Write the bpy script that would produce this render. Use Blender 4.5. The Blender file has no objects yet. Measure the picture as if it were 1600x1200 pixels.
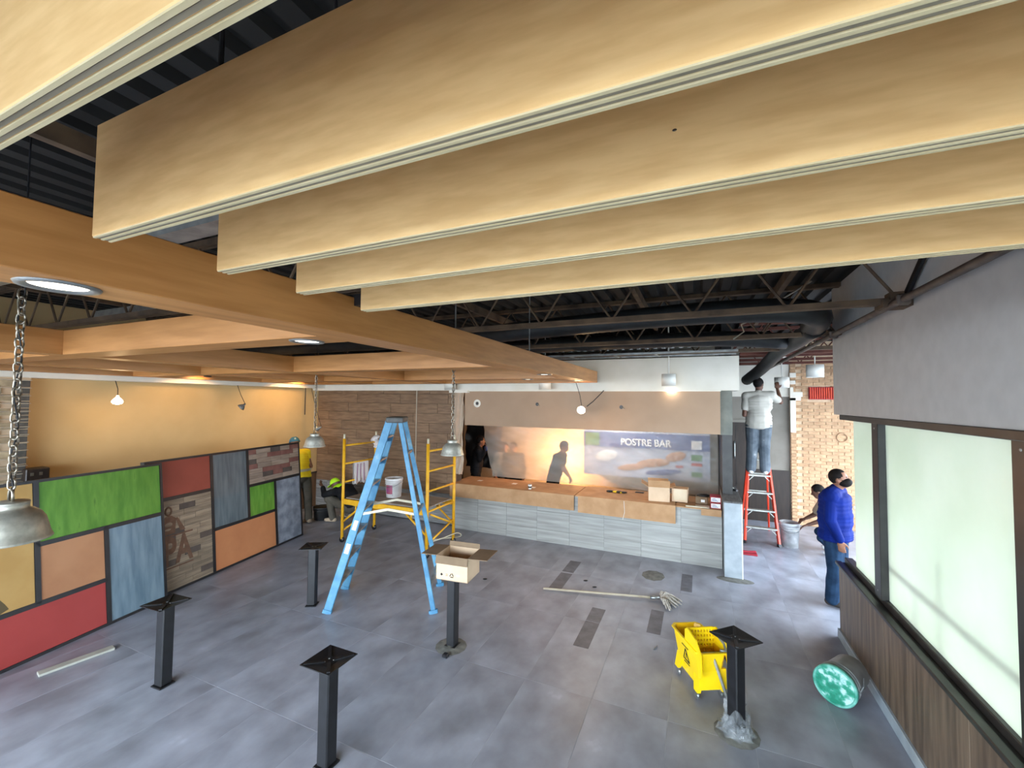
import bpy, bmesh, math, random
import numpy as np
from mathutils import Vector as V, Matrix as M, Quaternion
random.seed(7)
S = bpy.context.scene
COL = S.collection
PI = math.pi

# ------------------------------------------------------------------ camera
cam = bpy.data.cameras.new('camera'); camo = bpy.data.objects.new('camera', cam); COL.objects.link(camo)
cam.sensor_width = 36.0; cam.lens = 36.0 * 660.0 / 1600.0; cam.clip_start = 0.02; cam.clip_end = 200
def _axes():
    y = V((292, 29, 660)).normalized()
    x = -V((-1490, 11, 660)); x = (x - y * x.dot(y)).normalized()
    z = x.cross(y)
    if z.y > 0: z = -z
    return x, y, z
_x, _y, _z = _axes()          # world axes expressed in camera space (right, down, forward)
camo.matrix_world = M(((_x.x, -_x.y, -_x.z, 0.0), (_y.x, -_y.y, -_y.z, 0.0), (_z.x, -_z.y, -_z.z, 2.5), (0, 0, 0, 1)))
S.camera = camo

# ------------------------------------------------------------------ world, daylight, exposure
W = bpy.data.worlds.new('daylight'); S.world = W; W.use_nodes = True
W.node_tree.nodes['Background'].inputs[0].default_value = (0.76, 0.88, 1.0, 1)
W.node_tree.nodes['Background'].inputs[1].default_value = 15.0
S.view_settings.view_transform = 'Standard'; S.view_settings.look = 'None'
S.view_settings.gamma = 1.0; S.view_settings.use_curve_mapping = False
S.view_settings.exposure = 0.6
try:
    S.cycles.max_bounces = 8; S.cycles.diffuse_bounces = 5; S.cycles.glossy_bounces = 3; S.cycles.transparent_max_bounces = 8
    S.cycles.sample_clamp_indirect = 6.0; S.cycles.caustics_reflective = False; S.cycles.caustics_refractive = False
    S.cycles.use_denoising = True
except Exception: pass
def portal(name, loc, normal, sx, sy):
    l = bpy.data.lights.new(name, 'AREA'); l.shape = 'RECTANGLE'; l.size = sx; l.size_y = sy
    o = bpy.data.objects.new(name, l); COL.objects.link(o); o.location = loc
    o.rotation_euler = V(normal).to_track_quat('-Z', 'Z').to_euler()
    l.cycles.is_portal = True
    return o
portal('storefront_daylight', (-3.4, -3.05, 1.5), (0, 1, 0), 9.6, 2.6)
portal('side_window_daylight', (4.6, 4.0, 1.6), (-1, 0, 0), 2.6, 12.4)
def lamp_light(name, loc, power, col, radius=0.04, parent=None, spot=None, aim=None):
    l = bpy.data.lights.new(name, 'SPOT' if spot else 'POINT'); l.energy = power; l.color = col; l.shadow_soft_size = radius
    o = bpy.data.objects.new(name, l); COL.objects.link(o); o.location = loc
    if spot:
        l.spot_size = math.radians(spot); l.spot_blend = 0.6
        o.rotation_euler = V(aim).to_track_quat('-Z', 'Y').to_euler()
    if parent:
        o.parent = parent; o.matrix_parent_inverse = parent.matrix_basis.inverted()
    return o
WARM = (1.0, 0.62, 0.27)

# ------------------------------------------------------------------ materials
def s2l(c): 
    c = c / 255.0
    return c / 12.92 if c <= 0.04045 else ((c + 0.055) / 1.055) ** 2.4
def rgb(r, g, b): return (s2l(r), s2l(g), s2l(b), 1.0)
MATS = {}
def mat(name, c1, c2=None, rough=0.6, metal=0.0, scale=6.0, stretch=(1, 1, 1), detail=4.0, lo=0.35, hi=0.65, bump=0.0, rnd=0.0, spec=0.5, local=False, c3=None, trans=None):
    m = bpy.data.materials.new(name); m.use_nodes = True; nt = m.node_tree; N = nt.nodes; L = nt.links
    p = N['Principled BSDF']; p.inputs['Roughness'].default_value = rough; p.inputs['Metallic'].default_value = metal
    p.inputs['Specular IOR Level'].default_value = spec
    c1 = rgb(*c1); c2 = rgb(*c2) if c2 else c1
    if local:
        tc = N.new('ShaderNodeTexCoord'); src = tc.outputs['Object']
    else:
        ge = N.new('ShaderNodeNewGeometry'); src = ge.outputs['Position']
    mp = N.new('ShaderNodeMapping'); mp.inputs['Scale'].default_value = stretch; L.new(src, mp.inputs['Vector'])
    nz = N.new('ShaderNodeTexNoise'); nz.inputs['Scale'].default_value = scale; nz.inputs['Detail'].default_value = detail
    L.new(mp.outputs['Vector'], nz.inputs['Vector'])
    rp = N.new('ShaderNodeValToRGB'); rp.color_ramp.elements[0].position = lo; rp.color_ramp.elements[1].position = hi
    rp.color_ramp.elements[0].color = c1; rp.color_ramp.elements[1].color = c2
    if c3:
        e = rp.color_ramp.elements.new(min(hi + 0.12, 0.98)); e.color = rgb(*c3)
    L.new(nz.outputs['Fac'], rp.inputs['Fac']); out = rp.outputs['Color']
    if rnd:
        oi = N.new('ShaderNodeObjectInfo'); mr = N.new('ShaderNodeMapRange')
        mr.inputs['To Min'].default_value = 1 - rnd; mr.inputs['To Max'].default_value = 1 + rnd
        L.new(oi.outputs['Random'], mr.inputs['Value'])
        hs = N.new('ShaderNodeHueSaturation'); L.new(mr.outputs['Result'], hs.inputs['Value']); L.new(out, hs.inputs['Color']); out = hs.outputs['Color']
        ad = N.new('ShaderNodeVectorMath'); ad.operation = 'ADD'; sc = N.new('ShaderNodeVectorMath'); sc.operation = 'SCALE'; sc.inputs['Scale'].default_value = 37.0
        cb = N.new('ShaderNodeCombineXYZ'); L.new(oi.outputs['Random'], cb.inputs[0]); L.new(oi.outputs['Random'], cb.inputs[1])
        L.new(cb.outputs[0], sc.inputs[0]); L.new(mp.outputs['Vector'], ad.inputs[0]); L.new(sc.outputs[0], ad.inputs[1])
        L.new(ad.outputs[0], nz.inputs['Vector'])
    L.new(out, p.inputs['Base Color'])
    if bump:
        b = N.new('ShaderNodeBump'); b.inputs['Strength'].default_value = bump; b.inputs['Distance'].default_value = 0.01
        L.new(nz.outputs['Fac'], b.inputs['Height']); L.new(b.outputs['Normal'], p.inputs['Normal'])
    if trans:                                     # light passes through: translucent + some clear
        out_n = N['Material Output']; tl = N.new('ShaderNodeBsdfTranslucent'); L.new(out, tl.inputs['Color'])
        mx = N.new('ShaderNodeMixShader'); mx.inputs[0].default_value = trans[0]
        L.new(p.outputs[0], mx.inputs[1]); L.new(tl.outputs[0], mx.inputs[2]); last = mx
        if trans[1]:
            tp = N.new('ShaderNodeBsdfTransparent'); m2 = N.new('ShaderNodeMixShader'); m2.inputs[0].default_value = trans[1]
            L.new(mx.outputs[0], m2.inputs[1]); L.new(tp.outputs[0], m2.inputs[2]); last = m2
        L.new(last.outputs[0], out_n.inputs['Surface'])
    MATS[name] = m
    return m
def emit(name, col, strength):
    m = bpy.data.materials.new(name); m.use_nodes = True; N = m.node_tree.nodes; L = m.node_tree.links
    p = N['Principled BSDF']; p.inputs['Base Color'].default_value = (0.9, 0.9, 0.85, 1)
    p.inputs['Emission Color'].default_value = (*col, 1); p.inputs['Emission Strength'].default_value = strength
    MATS[name] = m; return m

mat('tile', (122, 124, 133), (160, 164, 177), rough=0.36, scale=2.6, stretch=(1.25, 0.9, 1), detail=14, lo=0.3, hi=0.68, bump=0.05, rnd=0.02, c3=(190, 197, 210))
mat('tile_dark', (84, 84, 90), (104, 104, 112), rough=0.5, scale=9, rnd=0.05)
mat('grout', (140, 142, 150), (176, 178, 186), rough=0.9, scale=5)
mat('maple', (208, 166, 108), (222, 182, 124), rough=0.6, scale=1.6, stretch=(5, 30, 30), detail=8, bump=0.02)
mat('maple_edge', (190, 172, 132), (206, 190, 152), rough=0.7, scale=2, stretch=(2, 30, 30))
mat('maple_ply', (122, 112, 94), (140, 128, 108), rough=0.8, scale=2, stretch=(2, 30, 30))
mat('oak_y', (172, 116, 62), (192, 134, 78), rough=0.45, scale=1.5, stretch=(16, 1.6, 16), detail=5)
mat('oak_x', (172, 116, 62), (192, 134, 78), rough=0.45, scale=1.5, stretch=(1.6, 16, 16), detail=5)
mat('black_metal', (14, 15, 18), (24, 25, 29), rough=0.45, scale=14, spec=0.5)
mat('deck', (12, 11, 10), (22, 20, 17), rough=0.85, scale=3)
mat('joist', (66, 50, 36), (104, 82, 60), rough=0.8, scale=5)
mat('joist_far', (84, 42, 32), (104, 60, 46), rough=0.8, scale=5)
mat('duct', (17, 19, 21), (34, 37, 38), rough=0.55, scale=6, bump=0.2)
mat('pipe', (66, 56, 50), (98, 86, 76), rough=0.6, scale=8)
mat('galv', (130, 134, 136), (168, 172, 172), rough=0.35, metal=0.8, scale=12)
mat('white_paint', (228, 222, 206), (236, 230, 216), rough=0.7, scale=3)
mat('grey_paint', (192, 190, 186), (199, 197, 193), rough=0.75, scale=8)
mat('far_grey', (132, 126, 116), (142, 136, 126), rough=0.75, scale=4)
mat('steel_post', (92, 96, 88), (116, 118, 108), rough=0.5, scale=5)
mat('tan_paint', (198, 168, 118), (206, 176, 126), rough=0.75, scale=2)
mat('brown_soffit', (166, 138, 112), (174, 146, 120), rough=0.7, scale=2)
mat('wainscot', (88, 62, 40), (112, 82, 54), rough=0.5, scale=3, stretch=(8, 8, 0.8))
mat('dark_wainscot', (84, 70, 58), (120, 102, 84), rough=0.5, scale=2.4, stretch=(9, 9, 0.7), detail=6)
mat('dark_door', (38, 28, 22), (50, 38, 30), rough=0.5, scale=4, stretch=(6, 6, 1))
mat('frame_black', (30, 29, 28), (46, 45, 43), rough=0.4, scale=7)
mat('film', (230, 236, 220), (238, 242, 229), rough=0.25, scale=2, trans=(0.32, 0.0))
mat('plank', (112, 86, 64), (138, 110, 84), rough=0.55, scale=3.2, stretch=(1.2, 1, 9), detail=6, rnd=0.09)
mat('plank_grey', (106, 106, 106), (146, 146, 144), rough=0.6, scale=3.2, stretch=(1.2, 1, 9), detail=6, rnd=0.08)
mat('counter_tile', (140, 140, 136), (172, 173, 169), rough=0.55, scale=2.2, stretch=(0.7, 1, 11), detail=9, lo=0.28, hi=0.7, rnd=0.07, c3=(194, 197, 196))
mat('zinc', (146, 156, 164), (172, 182, 188), rough=0.5, scale=5, detail=6)
mat('post_top', (66, 64, 64), (98, 96, 94), rough=0.6, scale=6, stretch=(6, 1, 1))
mat('brick', (174, 136, 102), (198, 162, 126), rough=0.85, scale=14, rnd=0.14)
mat('mortar', (200, 172, 140), (212, 188, 158), rough=0.95, scale=9)
mat('brick_left', (150, 132, 104), (180, 160, 128), rough=0.85, scale=12, rnd=0.16)
mat('brick_dark', (74, 70, 64), (98, 92, 84), rough=0.85, scale=12, rnd=0.16)
mat('red_vent', (206, 62, 32), (226, 84, 46), rough=0.5, scale=6)
mat('cardboard', (176, 136, 96), (194, 154, 114), rough=0.8, scale=5)
mat('cardboard_in', (120, 100, 78), (136, 114, 90), rough=0.85, scale=5)
mat('box_kraft', (204, 176, 146), (216, 190, 160), rough=0.8, scale=5)
mat('tape', (206, 184, 150), (214, 196, 166), rough=0.3)
mat('kitchen_wall', (196, 186, 166), (206, 196, 176), rough=0.7, scale=2)
mat('kitchen_dark', (40, 40, 40), (60, 60, 60), rough=0.6)
mat('plastic_sheet', (222, 222, 214), (236, 236, 230), rough=0.3, scale=2.2, stretch=(1, 1, 2.4), detail=3, bump=0.6, trans=(0.45, 0.67))
mat('drape', (206, 192, 170), (218, 204, 184), rough=0.7, scale=4, trans=(0.4, 0.0))
mat('black_plastic', (10, 10, 11), (20, 20, 22), rough=0.4)
mat('board_blue', (52, 78, 138), (70, 98, 156), rough=0.5, scale=3)
mat('board_pale', (160, 172, 192), (190, 196, 208), rough=0.5, scale=3)
mat('board_green', (60, 124, 60), (80, 140, 76), rough=0.5)
mat('board_red', (170, 50, 44), (186, 64, 54), rough=0.5)
mat('board_food', (160, 96, 60), (206, 160, 120), rough=0.5, scale=20)
mat('white_print', (236, 236, 232), rough=0.5)
mat('blue_rail', (62, 122, 160), (92, 150, 182), rough=0.5, scale=6, detail=10, hi=0.62, c3=(158, 176, 176))
mat('blue_step', (58, 142, 206), (72, 156, 216), rough=0.45)
mat('dull_metal', (128, 130, 128), (164, 164, 160), rough=0.4, metal=0.6, scale=10)
mat('ladder_cap', (66, 66, 64), (92, 90, 86), rough=0.6, scale=10)
mat('spreader', (198, 188, 160), (216, 208, 184), rough=0.5)
mat('scaf_yellow', (222, 160, 24), (238, 182, 44), rough=0.45, scale=8)
mat('scaf_deck', (128, 118, 106), (156, 146, 134), rough=0.8, scale=4, stretch=(1, 6, 6))
mat('pail_white', (206, 202, 200), (226, 224, 222), rough=0.5, scale=9, c3=(170, 166, 176))
mat('pail_print', (150, 70, 84), (120, 60, 120), rough=0.5, scale=12)
mat('pail_dark', (40, 40, 42), (58, 58, 58), rough=0.6)
mat('pail_dusty', (150, 152, 154), (196, 198, 200), rough=0.6, scale=7, c3=(222, 224, 226))
mat('lid_green', (22, 124, 98), (44, 148, 122), rough=0.55, scale=16, detail=8, lo=0.4, hi=0.5, c3=(176, 214, 214), local=True)
mat('lid_rim', (44, 138, 116), (120, 190, 176), rough=0.5, scale=16)
mat('pail_clear', (128, 132, 134), (160, 164, 164), rough=0.4, scale=6)
mat('clear_wrap', (150, 156, 160), (196, 202, 206), rough=0.12, scale=20, trans=(0.2, 0.74))
mat('mop_yellow', (240, 200, 10), (246, 210, 22), rough=0.35, scale=6)
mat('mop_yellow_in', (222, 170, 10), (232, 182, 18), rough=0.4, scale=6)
mat('mop_string', (150, 142, 130), (196, 190, 180), rough=0.9, scale=40)
mat('mop_wood', (160, 146, 124), (184, 172, 150), rough=0.7, scale=6)
mat('lath', (160, 160, 150), (176, 176, 166), rough=0.8, scale=6)
mat('aluminium', (176, 178, 172), (196, 198, 190), rough=0.36, metal=0.75, scale=30)
mat('bell', (168, 166, 154), (186, 184, 172), rough=0.42, metal=0.55, scale=40)
mat('chain', (142, 132, 116), (176, 168, 152), rough=0.35, metal=0.8)
mat('drum_shade', (226, 224, 214), (234, 232, 222), rough=0.7, scale=4)
mat('cord_black', (18, 16, 15), rough=0.6)
mat('red_fg', (222, 60, 34), (232, 74, 46), rough=0.4, scale=6)
mat('skin_brown', (126, 84, 62), (140, 96, 72), rough=0.55, scale=10)
mat('skin_dark', (92, 60, 46), (104, 70, 54), rough=0.55, scale=10)
mat('hair_black', (16, 13, 12), (26, 21, 19), rough=0.7, scale=30, spec=0.12)
mat('blue_shirt', (5, 24, 88), (8, 32, 106), rough=0.8, scale=5, bump=0.1, spec=0.12)
mat('blue_jeans', (22, 40, 62), (34, 56, 80), rough=0.85, scale=10, spec=0.12)
mat('grey_jeans', (78, 86, 94), (106, 114, 122), rough=0.85, scale=7, c3=(206, 206, 200), hi=0.7, spec=0.12)
mat('white_shirt', (176, 172, 162), (192, 188, 178), rough=0.85, scale=5, bump=0.15, spec=0.12)
mat('beige_shirt', (150, 136, 116), (168, 154, 132), rough=0.85, scale=5, spec=0.12)
mat('vest_yellow', (238, 206, 10), (246, 218, 30), rough=0.6, scale=5)
mat('vest_lime', (170, 226, 20), (186, 238, 40), rough=0.6, scale=5)
mat('reflect', (190, 184, 160), rough=0.4)
mat('work_black', (22, 22, 24), (34, 34, 36), rough=0.8, scale=6, spec=0.12)
mat('work_grey', (74, 70, 62), (92, 86, 76), rough=0.85, scale=6, spec=0.12)
mat('hat_blue', (52, 104, 124), (64, 118, 138), rough=0.35)
mat('shoe_dark', (40, 34, 30), (58, 50, 44), rough=0.7)
mat('shoe_white', (210, 208, 202), (224, 222, 216), rough=0.6)
mat('shoe_tan', (150, 132, 110), (168, 150, 128), rough=0.8)
mat('glove_blue', (36, 70, 120), rough=0.6)
mat('towel', (206, 198, 196), (222, 216, 212), rough=0.95, scale=8, stretch=(6, 6, 0.4))
mat('red_card', (150, 30, 44), (166, 40, 54), rough=0.5)
mat('ink', (34, 28, 24), rough=0.8)
mat('in_green', (76, 130, 32), (104, 154, 52), rough=0.55, scale=5, stretch=(1, 3, 0.6), c3=(54, 100, 24), detail=7)
mat('in_tan', (176, 122, 84), (192, 138, 98), rough=0.6, scale=2.5)
mat('in_orange', (186, 118, 74), (198, 130, 84), rough=0.6, scale=2.5)
mat('in_red', (164, 58, 54), (172, 64, 60), rough=0.6, scale=3)
mat('in_brick_red', (142, 62, 44), (152, 68, 50), rough=0.6, scale=3)
mat('in_slate', (96, 120, 136), (126, 148, 162), rough=0.5, scale=3, stretch=(5, 5, 0.5), detail=6)
mat('in_dark_slate', (78, 88, 94), (104, 114, 118), rough=0.5, scale=3, stretch=(6, 6, 0.5), detail=6)
mat('in_concrete', (108, 114, 126), (148, 154, 166), rough=0.6, scale=7, detail=8)
mat('in_ochre', (188, 148, 84), (204, 166, 102), rough=0.6, scale=2.5)
mat('in_wood', (122, 106, 88), (154, 136, 114), rough=0.6, scale=3, stretch=(1, 1, 10), detail=6, rnd=0.15)
mat('in_wood_dark', (74, 64, 58), (92, 80, 72), rough=0.6, scale=6)
mat('in_brickwood', (138, 118, 102), (160, 140, 124), rough=0.6, scale=4, stretch=(1, 1, 8), rnd=0.18)
mat('in_brickwood_red', (116, 72, 64), (134, 90, 80), rough=0.6, scale=6)
mat('stencil', (98, 70, 52), (112, 82, 62), rough=0.7, scale=20)
mat('arc_print', (88, 74, 46), (96, 82, 54), rough=0.6)
mat('panel_black', (20, 18, 20), (30, 27, 30), rough=0.45, scale=8)
mat('asphalt', (120, 122, 126), (140, 142, 146), rough=0.9, scale=3)
mat('mortar_splash', (96, 96, 92), (124, 124, 118), rough=0.9, scale=14)
emit('bulb_hot', (1.0, 0.82, 0.55), 28.0)
emit('bulb_soft', (1.0, 0.9, 0.75), 9.0)
emit('bulb_dim', (1.0, 0.86, 0.66), 3.0)

# ------------------------------------------------------------------ mesh helpers
class MB:
    def __init__(s): s.v = []; s.f = []
    def add(s, vs, fs):
        o = len(s.v); s.v += [tuple(v) for v in vs]; s.f += [tuple(i + o for i in f) for f in fs]; return s
    def box(s, lo, hi, bev=0.0, m=None):
        x0, y0, z0 = lo; x1, y1, z1 = hi
        if bev <= 0:
            vs = [V((x, y, z)) for z in (z0, z1) for (x, y) in ((x0, y0), (x1, y0), (x1, y1), (x0, y1))]
            fs = [(3, 2, 1, 0), (4, 5, 6, 7), (0, 1, 5, 4), (1, 2, 6, 5), (2, 3, 7, 6), (3, 0, 4, 7)]
        else:
            b = min(bev, (x1 - x0) / 3, (y1 - y0) / 3, (z1 - z0) / 3)
            bm = bmesh.new(); r = bmesh.ops.create_cube(bm, size=1)
            for v in bm.verts:
                v.co = V((x0 if v.co.x < 0 else x1, y0 if v.co.y < 0 else y1, z0 if v.co.z < 0 else z1))
            bmesh.ops.bevel(bm, geom=bm.edges[:], offset=b, segments=1, affect='EDGES')
            bm.verts.index_update(); vs = [v.co.copy() for v in bm.verts]; fs = [tuple(v.index for v in f.verts) for f in bm.faces]; bm.free()
        if m: vs = [m @ v for v in vs]
        return s.add(vs, fs)
    def bar(s, p, q, w, h, up=(0, 0, 1), bev=0.0):
        p = V(p); q = V(q); d = q - p; L = d.length; d.normalize(); u = V(up)
        if abs(d.dot(u)) > 0.98: u = V((0, 1, 0))
        r = d.cross(u).normalized(); u = r.cross(d)
        m = M(((r.x, d.x, u.x, p.x), (r.y, d.y, u.y, p.y), (r.z, d.z, u.z, p.z), (0, 0, 0, 1)))
        return s.box((-w / 2, 0, -h / 2), (w / 2, L, h / 2), bev, m)
    def tube(s, pts, r, n=8, caps=True):
        pts = [V(p) for p in pts]; R = r if isinstance(r, (list, tuple)) else [r] * len(pts)
        rings = []; prev = None
        for i, p in enumerate(pts):
            d = (pts[min(i + 1, len(pts) - 1)] - pts[max(i - 1, 0)]).normalized()
            a = prev if prev else (V((0, 0, 1)) if abs(d.z) < 0.9 else V((1, 0, 0)))
            a = (a - d * a.dot(d)).normalized(); prev = a; b = d.cross(a)
            rings.append([p + (a * math.cos(t) + b * math.sin(t)) * R[i] for t in [2 * PI * k / n for k in range(n)]])
        vs = [v for rg in rings for v in rg]; fs = []
        for i in range(len(pts) - 1):
            for k in range(n):
                fs.append((i * n + k, i * n + (k + 1) % n, (i + 1) * n + (k + 1) % n, (i + 1) * n + k))
        if caps: fs += [tuple(range(n - 1, -1, -1)), tuple(range((len(pts) - 1) * n, len(pts) * n))]
        return s.add(vs, fs)
    def lathe(s, prof, n=24, m=None, closed=False):
        vs = []; fs = []
        for r, z in prof: vs += [V((r * math.cos(2 * PI * k / n), r * math.sin(2 * PI * k / n), z)) for k in range(n)]
        for i in range(len(prof) - 1):
            for k in range(n): fs.append((i * n + k, i * n + (k + 1) % n, (i + 1) * n + (k + 1) % n, (i + 1) * n + k))
        fs.append(tuple(range(n - 1, -1, -1))) if prof[0][0] > 1e-5 and closed else None
        fs.append(tuple(range((len(prof) - 1) * n, len(prof) * n))) if prof[-1][0] > 1e-5 and closed else None
        if m: vs = [m @ v for v in vs]
        return s.add(vs, fs)
    def prism(s, poly, ext, m=None):
        n = len(poly); e = V(ext); vs = [V(p) for p in poly] + [V(p) + e for p in poly]
        fs = [tuple(range(n - 1, -1, -1)), tuple(range(n, 2 * n))] + [(k, (k + 1) % n, n + (k + 1) % n, n + k) for k in range(n)]
        if m: vs = [m @ v for v in vs]
        return s.add(vs, fs)
    def ell(s, c, ax, n=14, k=10):
        c = V(c); A, B, Cc = [V(a) for a in ax]; vs = []; fs = []
        for i in range(1, k):
            t = PI * i / k
            for j in range(n):
                a = 2 * PI * j / n; vs.append(c + A * math.sin(t) * math.cos(a) + B * math.sin(t) * math.sin(a) + Cc * math.cos(t))
        for i in range(k - 2):
            for j in range(n): fs.append((i * n + j, (i + 1) * n + j, (i + 1) * n + (j + 1) % n, i * n + (j + 1) % n))
        t = len(vs); vs += [c + Cc, c - Cc]
        for j in range(n):
            fs.append((t, j, (j + 1) % n)); fs.append((t + 1, (k - 2) * n + (j + 1) % n, (k - 2) * n + j))
        return s.add(vs, fs)
    def cap(s, p, q, r0, r1, n=10):
        p = V(p); q = V(q); d = (q - p); L = d.length or 1e-4; d.normalize()
        pts = []; R = []
        for t in (-0.98, -0.8, -0.45, 0): pts.append(p + d * (t * r0)); R.append(r0 * math.sqrt(max(1 - t * t, 0.01)))
        for t in (0, 0.45, 0.8, 0.98): pts.append(q + d * (t * r1)); R.append(r1 * math.sqrt(max(1 - t * t, 0.01)))
        return s.tube(pts, R, n)
    def mesh(s, name, smooth=False):
        me = bpy.data.meshes.new(name); me.from_pydata(s.v, [], s.f); me.validate(); me.update()
        bm = bmesh.new(); bm.from_mesh(me); bmesh.ops.recalc_face_normals(bm, faces=bm.faces[:]); bm.to_mesh(me); bm.free()
        if smooth: me.polygons.foreach_set('use_smooth', [True] * len(me.polygons))
        return me
    def build(s, name, m, parent=None, smooth=False):
        return link(name, s.mesh(name, smooth), m, parent)
def link(name, me, m, parent=None):
    if m is not None and not me.materials: me.materials.append(MATS[m] if isinstance(m, str) else m)
    o = bpy.data.objects.new(name, me); COL.objects.link(o)
    if parent: put(o, parent)
    return o
def put(o, parent):
    o.parent = parent; o.matrix_parent_inverse = world(parent).inverted()
def world(o):
    m = o.matrix_basis.copy()
    if o.parent: m = world(o.parent) @ o.matrix_parent_inverse @ m
    return m
def tag(o, label, cat, group=None):
    o['label'] = label; o['category'] = cat
    if group: o['group'] = group
    return o
def thing(name, label, cat, loc=(0, 0, 0), rz=0.0, group=None):
    o = bpy.data.objects.new(name, None); COL.objects.link(o); o.location = loc; o.rotation_euler = (0, 0, rz); o.empty_display_size = 0.1
    return tag(o, label, cat, group)
def struct(o, label=None):
    o['kind'] = 'structure'
    if label: o['label'] = label
    return o
def piece(name, me, m, loc, parent, rot=None):
    o = bpy.data.objects.new(name, me); COL.objects.link(o); o.location = loc
    if rot: o.rotation_euler = rot
    if not me.materials: me.materials.append(MATS[m])
    put(o, parent); return o
JOBS = []
def text(name, body, size, mw, m, parent=None, ext=0.001):
    cu = bpy.data.curves.new(name, 'FONT'); cu.body = body; cu.size = size; cu.extrude = ext; cu.offset = size * 0.03; cu.align_x = 'CENTER'; cu.align_y = 'CENTER'
    t = bpy.data.objects.new('source', cu); COL.objects.link(t)
    JOBS.append((t, name, m, parent, 0.0, mw))
def remesh(mb_, name, m, parent, vox, smooth_it=4, noise=0.0):
    me = mb_.mesh(name); o = bpy.data.objects.new('source', me); COL.objects.link(o)
    r = o.modifiers.new('r', 'REMESH'); r.mode = 'VOXEL'; r.voxel_size = vox
    s = o.modifiers.new('s', 'SMOOTH'); s.iterations = smooth_it; s.factor = 0.5
    JOBS.append((o, name, m, parent, noise, None))
def finish_jobs():
    dg = bpy.context.evaluated_depsgraph_get(); dg.update()
    res = [bpy.data.meshes.new_from_object(j[0].evaluated_get(dg)) for j in JOBS]
    for (o, name, m, parent, noise, mw), out in zip(JOBS, res):
        bpy.data.objects.remove(o); out.name = name; out.materials.clear()
        if mw is None:
            nv = len(out.vertices); out.polygons.foreach_set('use_smooth', [True] * len(out.polygons))
            if noise:
                P = np.empty(nv * 3); N = np.empty(nv * 3); out.vertices.foreach_get('co', P); out.vertices.foreach_get('normal', N); P = P.reshape(-1, 3); N = N.reshape(-1, 3)
                x, y, z = P.T
                k = noise * (np.sin(13 * z + 19 * x + 8 * y) * np.sin(21 * x + 23 * y - 9 * z) + 0.5 * np.sin(26 * z + 30 * (x - y)) * np.sin(11 * z + 5))
                out.vertices.foreach_set('co', (P + N * k[:, None]).ravel())
        n_ = link(name, out, m)
        if mw is not None: n_.matrix_basis = mw
        if parent: put(n_, parent)
def copy_tree(o, parent=None):
    c = o.copy(); COL.objects.link(c); c.parent = parent
    for ch in list(o.children): copy_tree(ch, c)
    return c

# ------------------------------------------------------------------ floor
CEIL = 3.78
gr = struct(MB().box((-10.4, -3.2, -0.08), (4.8, 12.4, -0.001)).build('floor', 'grout'), 'blue grey large format tile floor covered in dust')
TW, TL = 0.6, 1.22
tme = MB().box((0.0018, 0.0018, -0.03), (TW - 0.0018, TL - 0.0018, 0.0), 0.0006).mesh('tile'); tme.materials.append(MATS['tile'])
strips = [(-1.2, -1.04, 4.32, 4.856), (-1.2, -1.04, 4.864, 5.2), (-0.54, -0.395, 4.895, 5.45), (-1.86, -1.69, 5.46, 6.05), (-1.86, -1.69, 6.09, 6.55), (-0.24, -0.1, 6.15, 6.75)]
cells = []
for i in range(-15, 8):
    for j in range(-5, 9):
        x = 0.36 + i * TW; y = 2.41 + j * TL
        if x + TW < -8.4 or x > 4.6: continue
        cells.append((x, y))
for x, y in cells: piece('tile', tme, None, (x, y, 0), gr)
for a, b, c, d in strips:
    piece('infill_tile', MB().box((a, c, -0.02), (b, d, 0.0012), 0.001).mesh('infill_tile'), 'tile_dark', (0, 0, 0), gr)
gd = struct(MB().box((-30, -30, -0.4), (30, 30, -0.12)).build('ground', 'asphalt'))

# ------------------------------------------------------------------ ceiling: deck, joists
mb = MB(); prof = []
x = -10.4
while x < 4.9:
    prof += [(x, 0), (x + 0.09, 0), (x + 0.11, 0.05), (x + 0.17, 0.05)]; x += 0.19
vs = [(px, -3.2, CEIL + pz) for px, pz in prof] + [(px, 12.4, CEIL + pz) for px, pz in prof]
n = len(prof)
mb.add(vs, [(k, k + 1, n + k + 1, n + k) for k in range(n - 1)])
mb.box((-10.4, -3.2, CEIL + 0.06), (4.9, 12.4, CEIL + 0.14))
deck = struct(mb.build('ceiling', 'deck'), 'dark corrugated steel roof deck over open web joists')
def joist(y, x0, x1, zb, zt, m):
    o = MB()
    for s_ in (-1, 1):
        o.bar((x0, y + s_ * 0.022, zb), (x1, y + s_ * 0.022, zb), 0.034, 0.045); o.bar((x0, y + s_ * 0.022, zt), (x1, y + s_ * 0.022, zt), 0.034, 0.045)
    j = o.build('joist', m, deck); w = MB(); k = 0; xx = x0; st = 0.34
    while xx + st <= x1 + 0.01:
        w.tube([(xx, y, zb if k % 2 == 0 else zt), (xx + st, y, zt if k % 2 == 0 else zb)], 0.011, 5); xx += st; k += 1
    w.build('web', m, j)
for k, y in enumerate((-1.6, 0.1, 2.1, 3.86, 5.4, 6.75)): joist(y, -8.2, 1.36 if y < 6 else 4.5, 3.24, CEIL - 0.03, 'joist')
for y in (8.2, 9.0, 9.8): joist(y, 0.45, 4.5, 3.3, CEIL - 0.03, 'joist_far')
for y, z in ((7.6, 3.28),): joist(y, 0.6, 4.5, z, CEIL - 0.03, 'joist_far')
for x in (-6.5, -4.6, -2.6, -0.6, 0.75):
    MB().bar((x, -2.5, 3.66), (x, 6.9, 3.66), 0.05, 0.09).build('bridging_bar', 'joist', deck)

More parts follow.
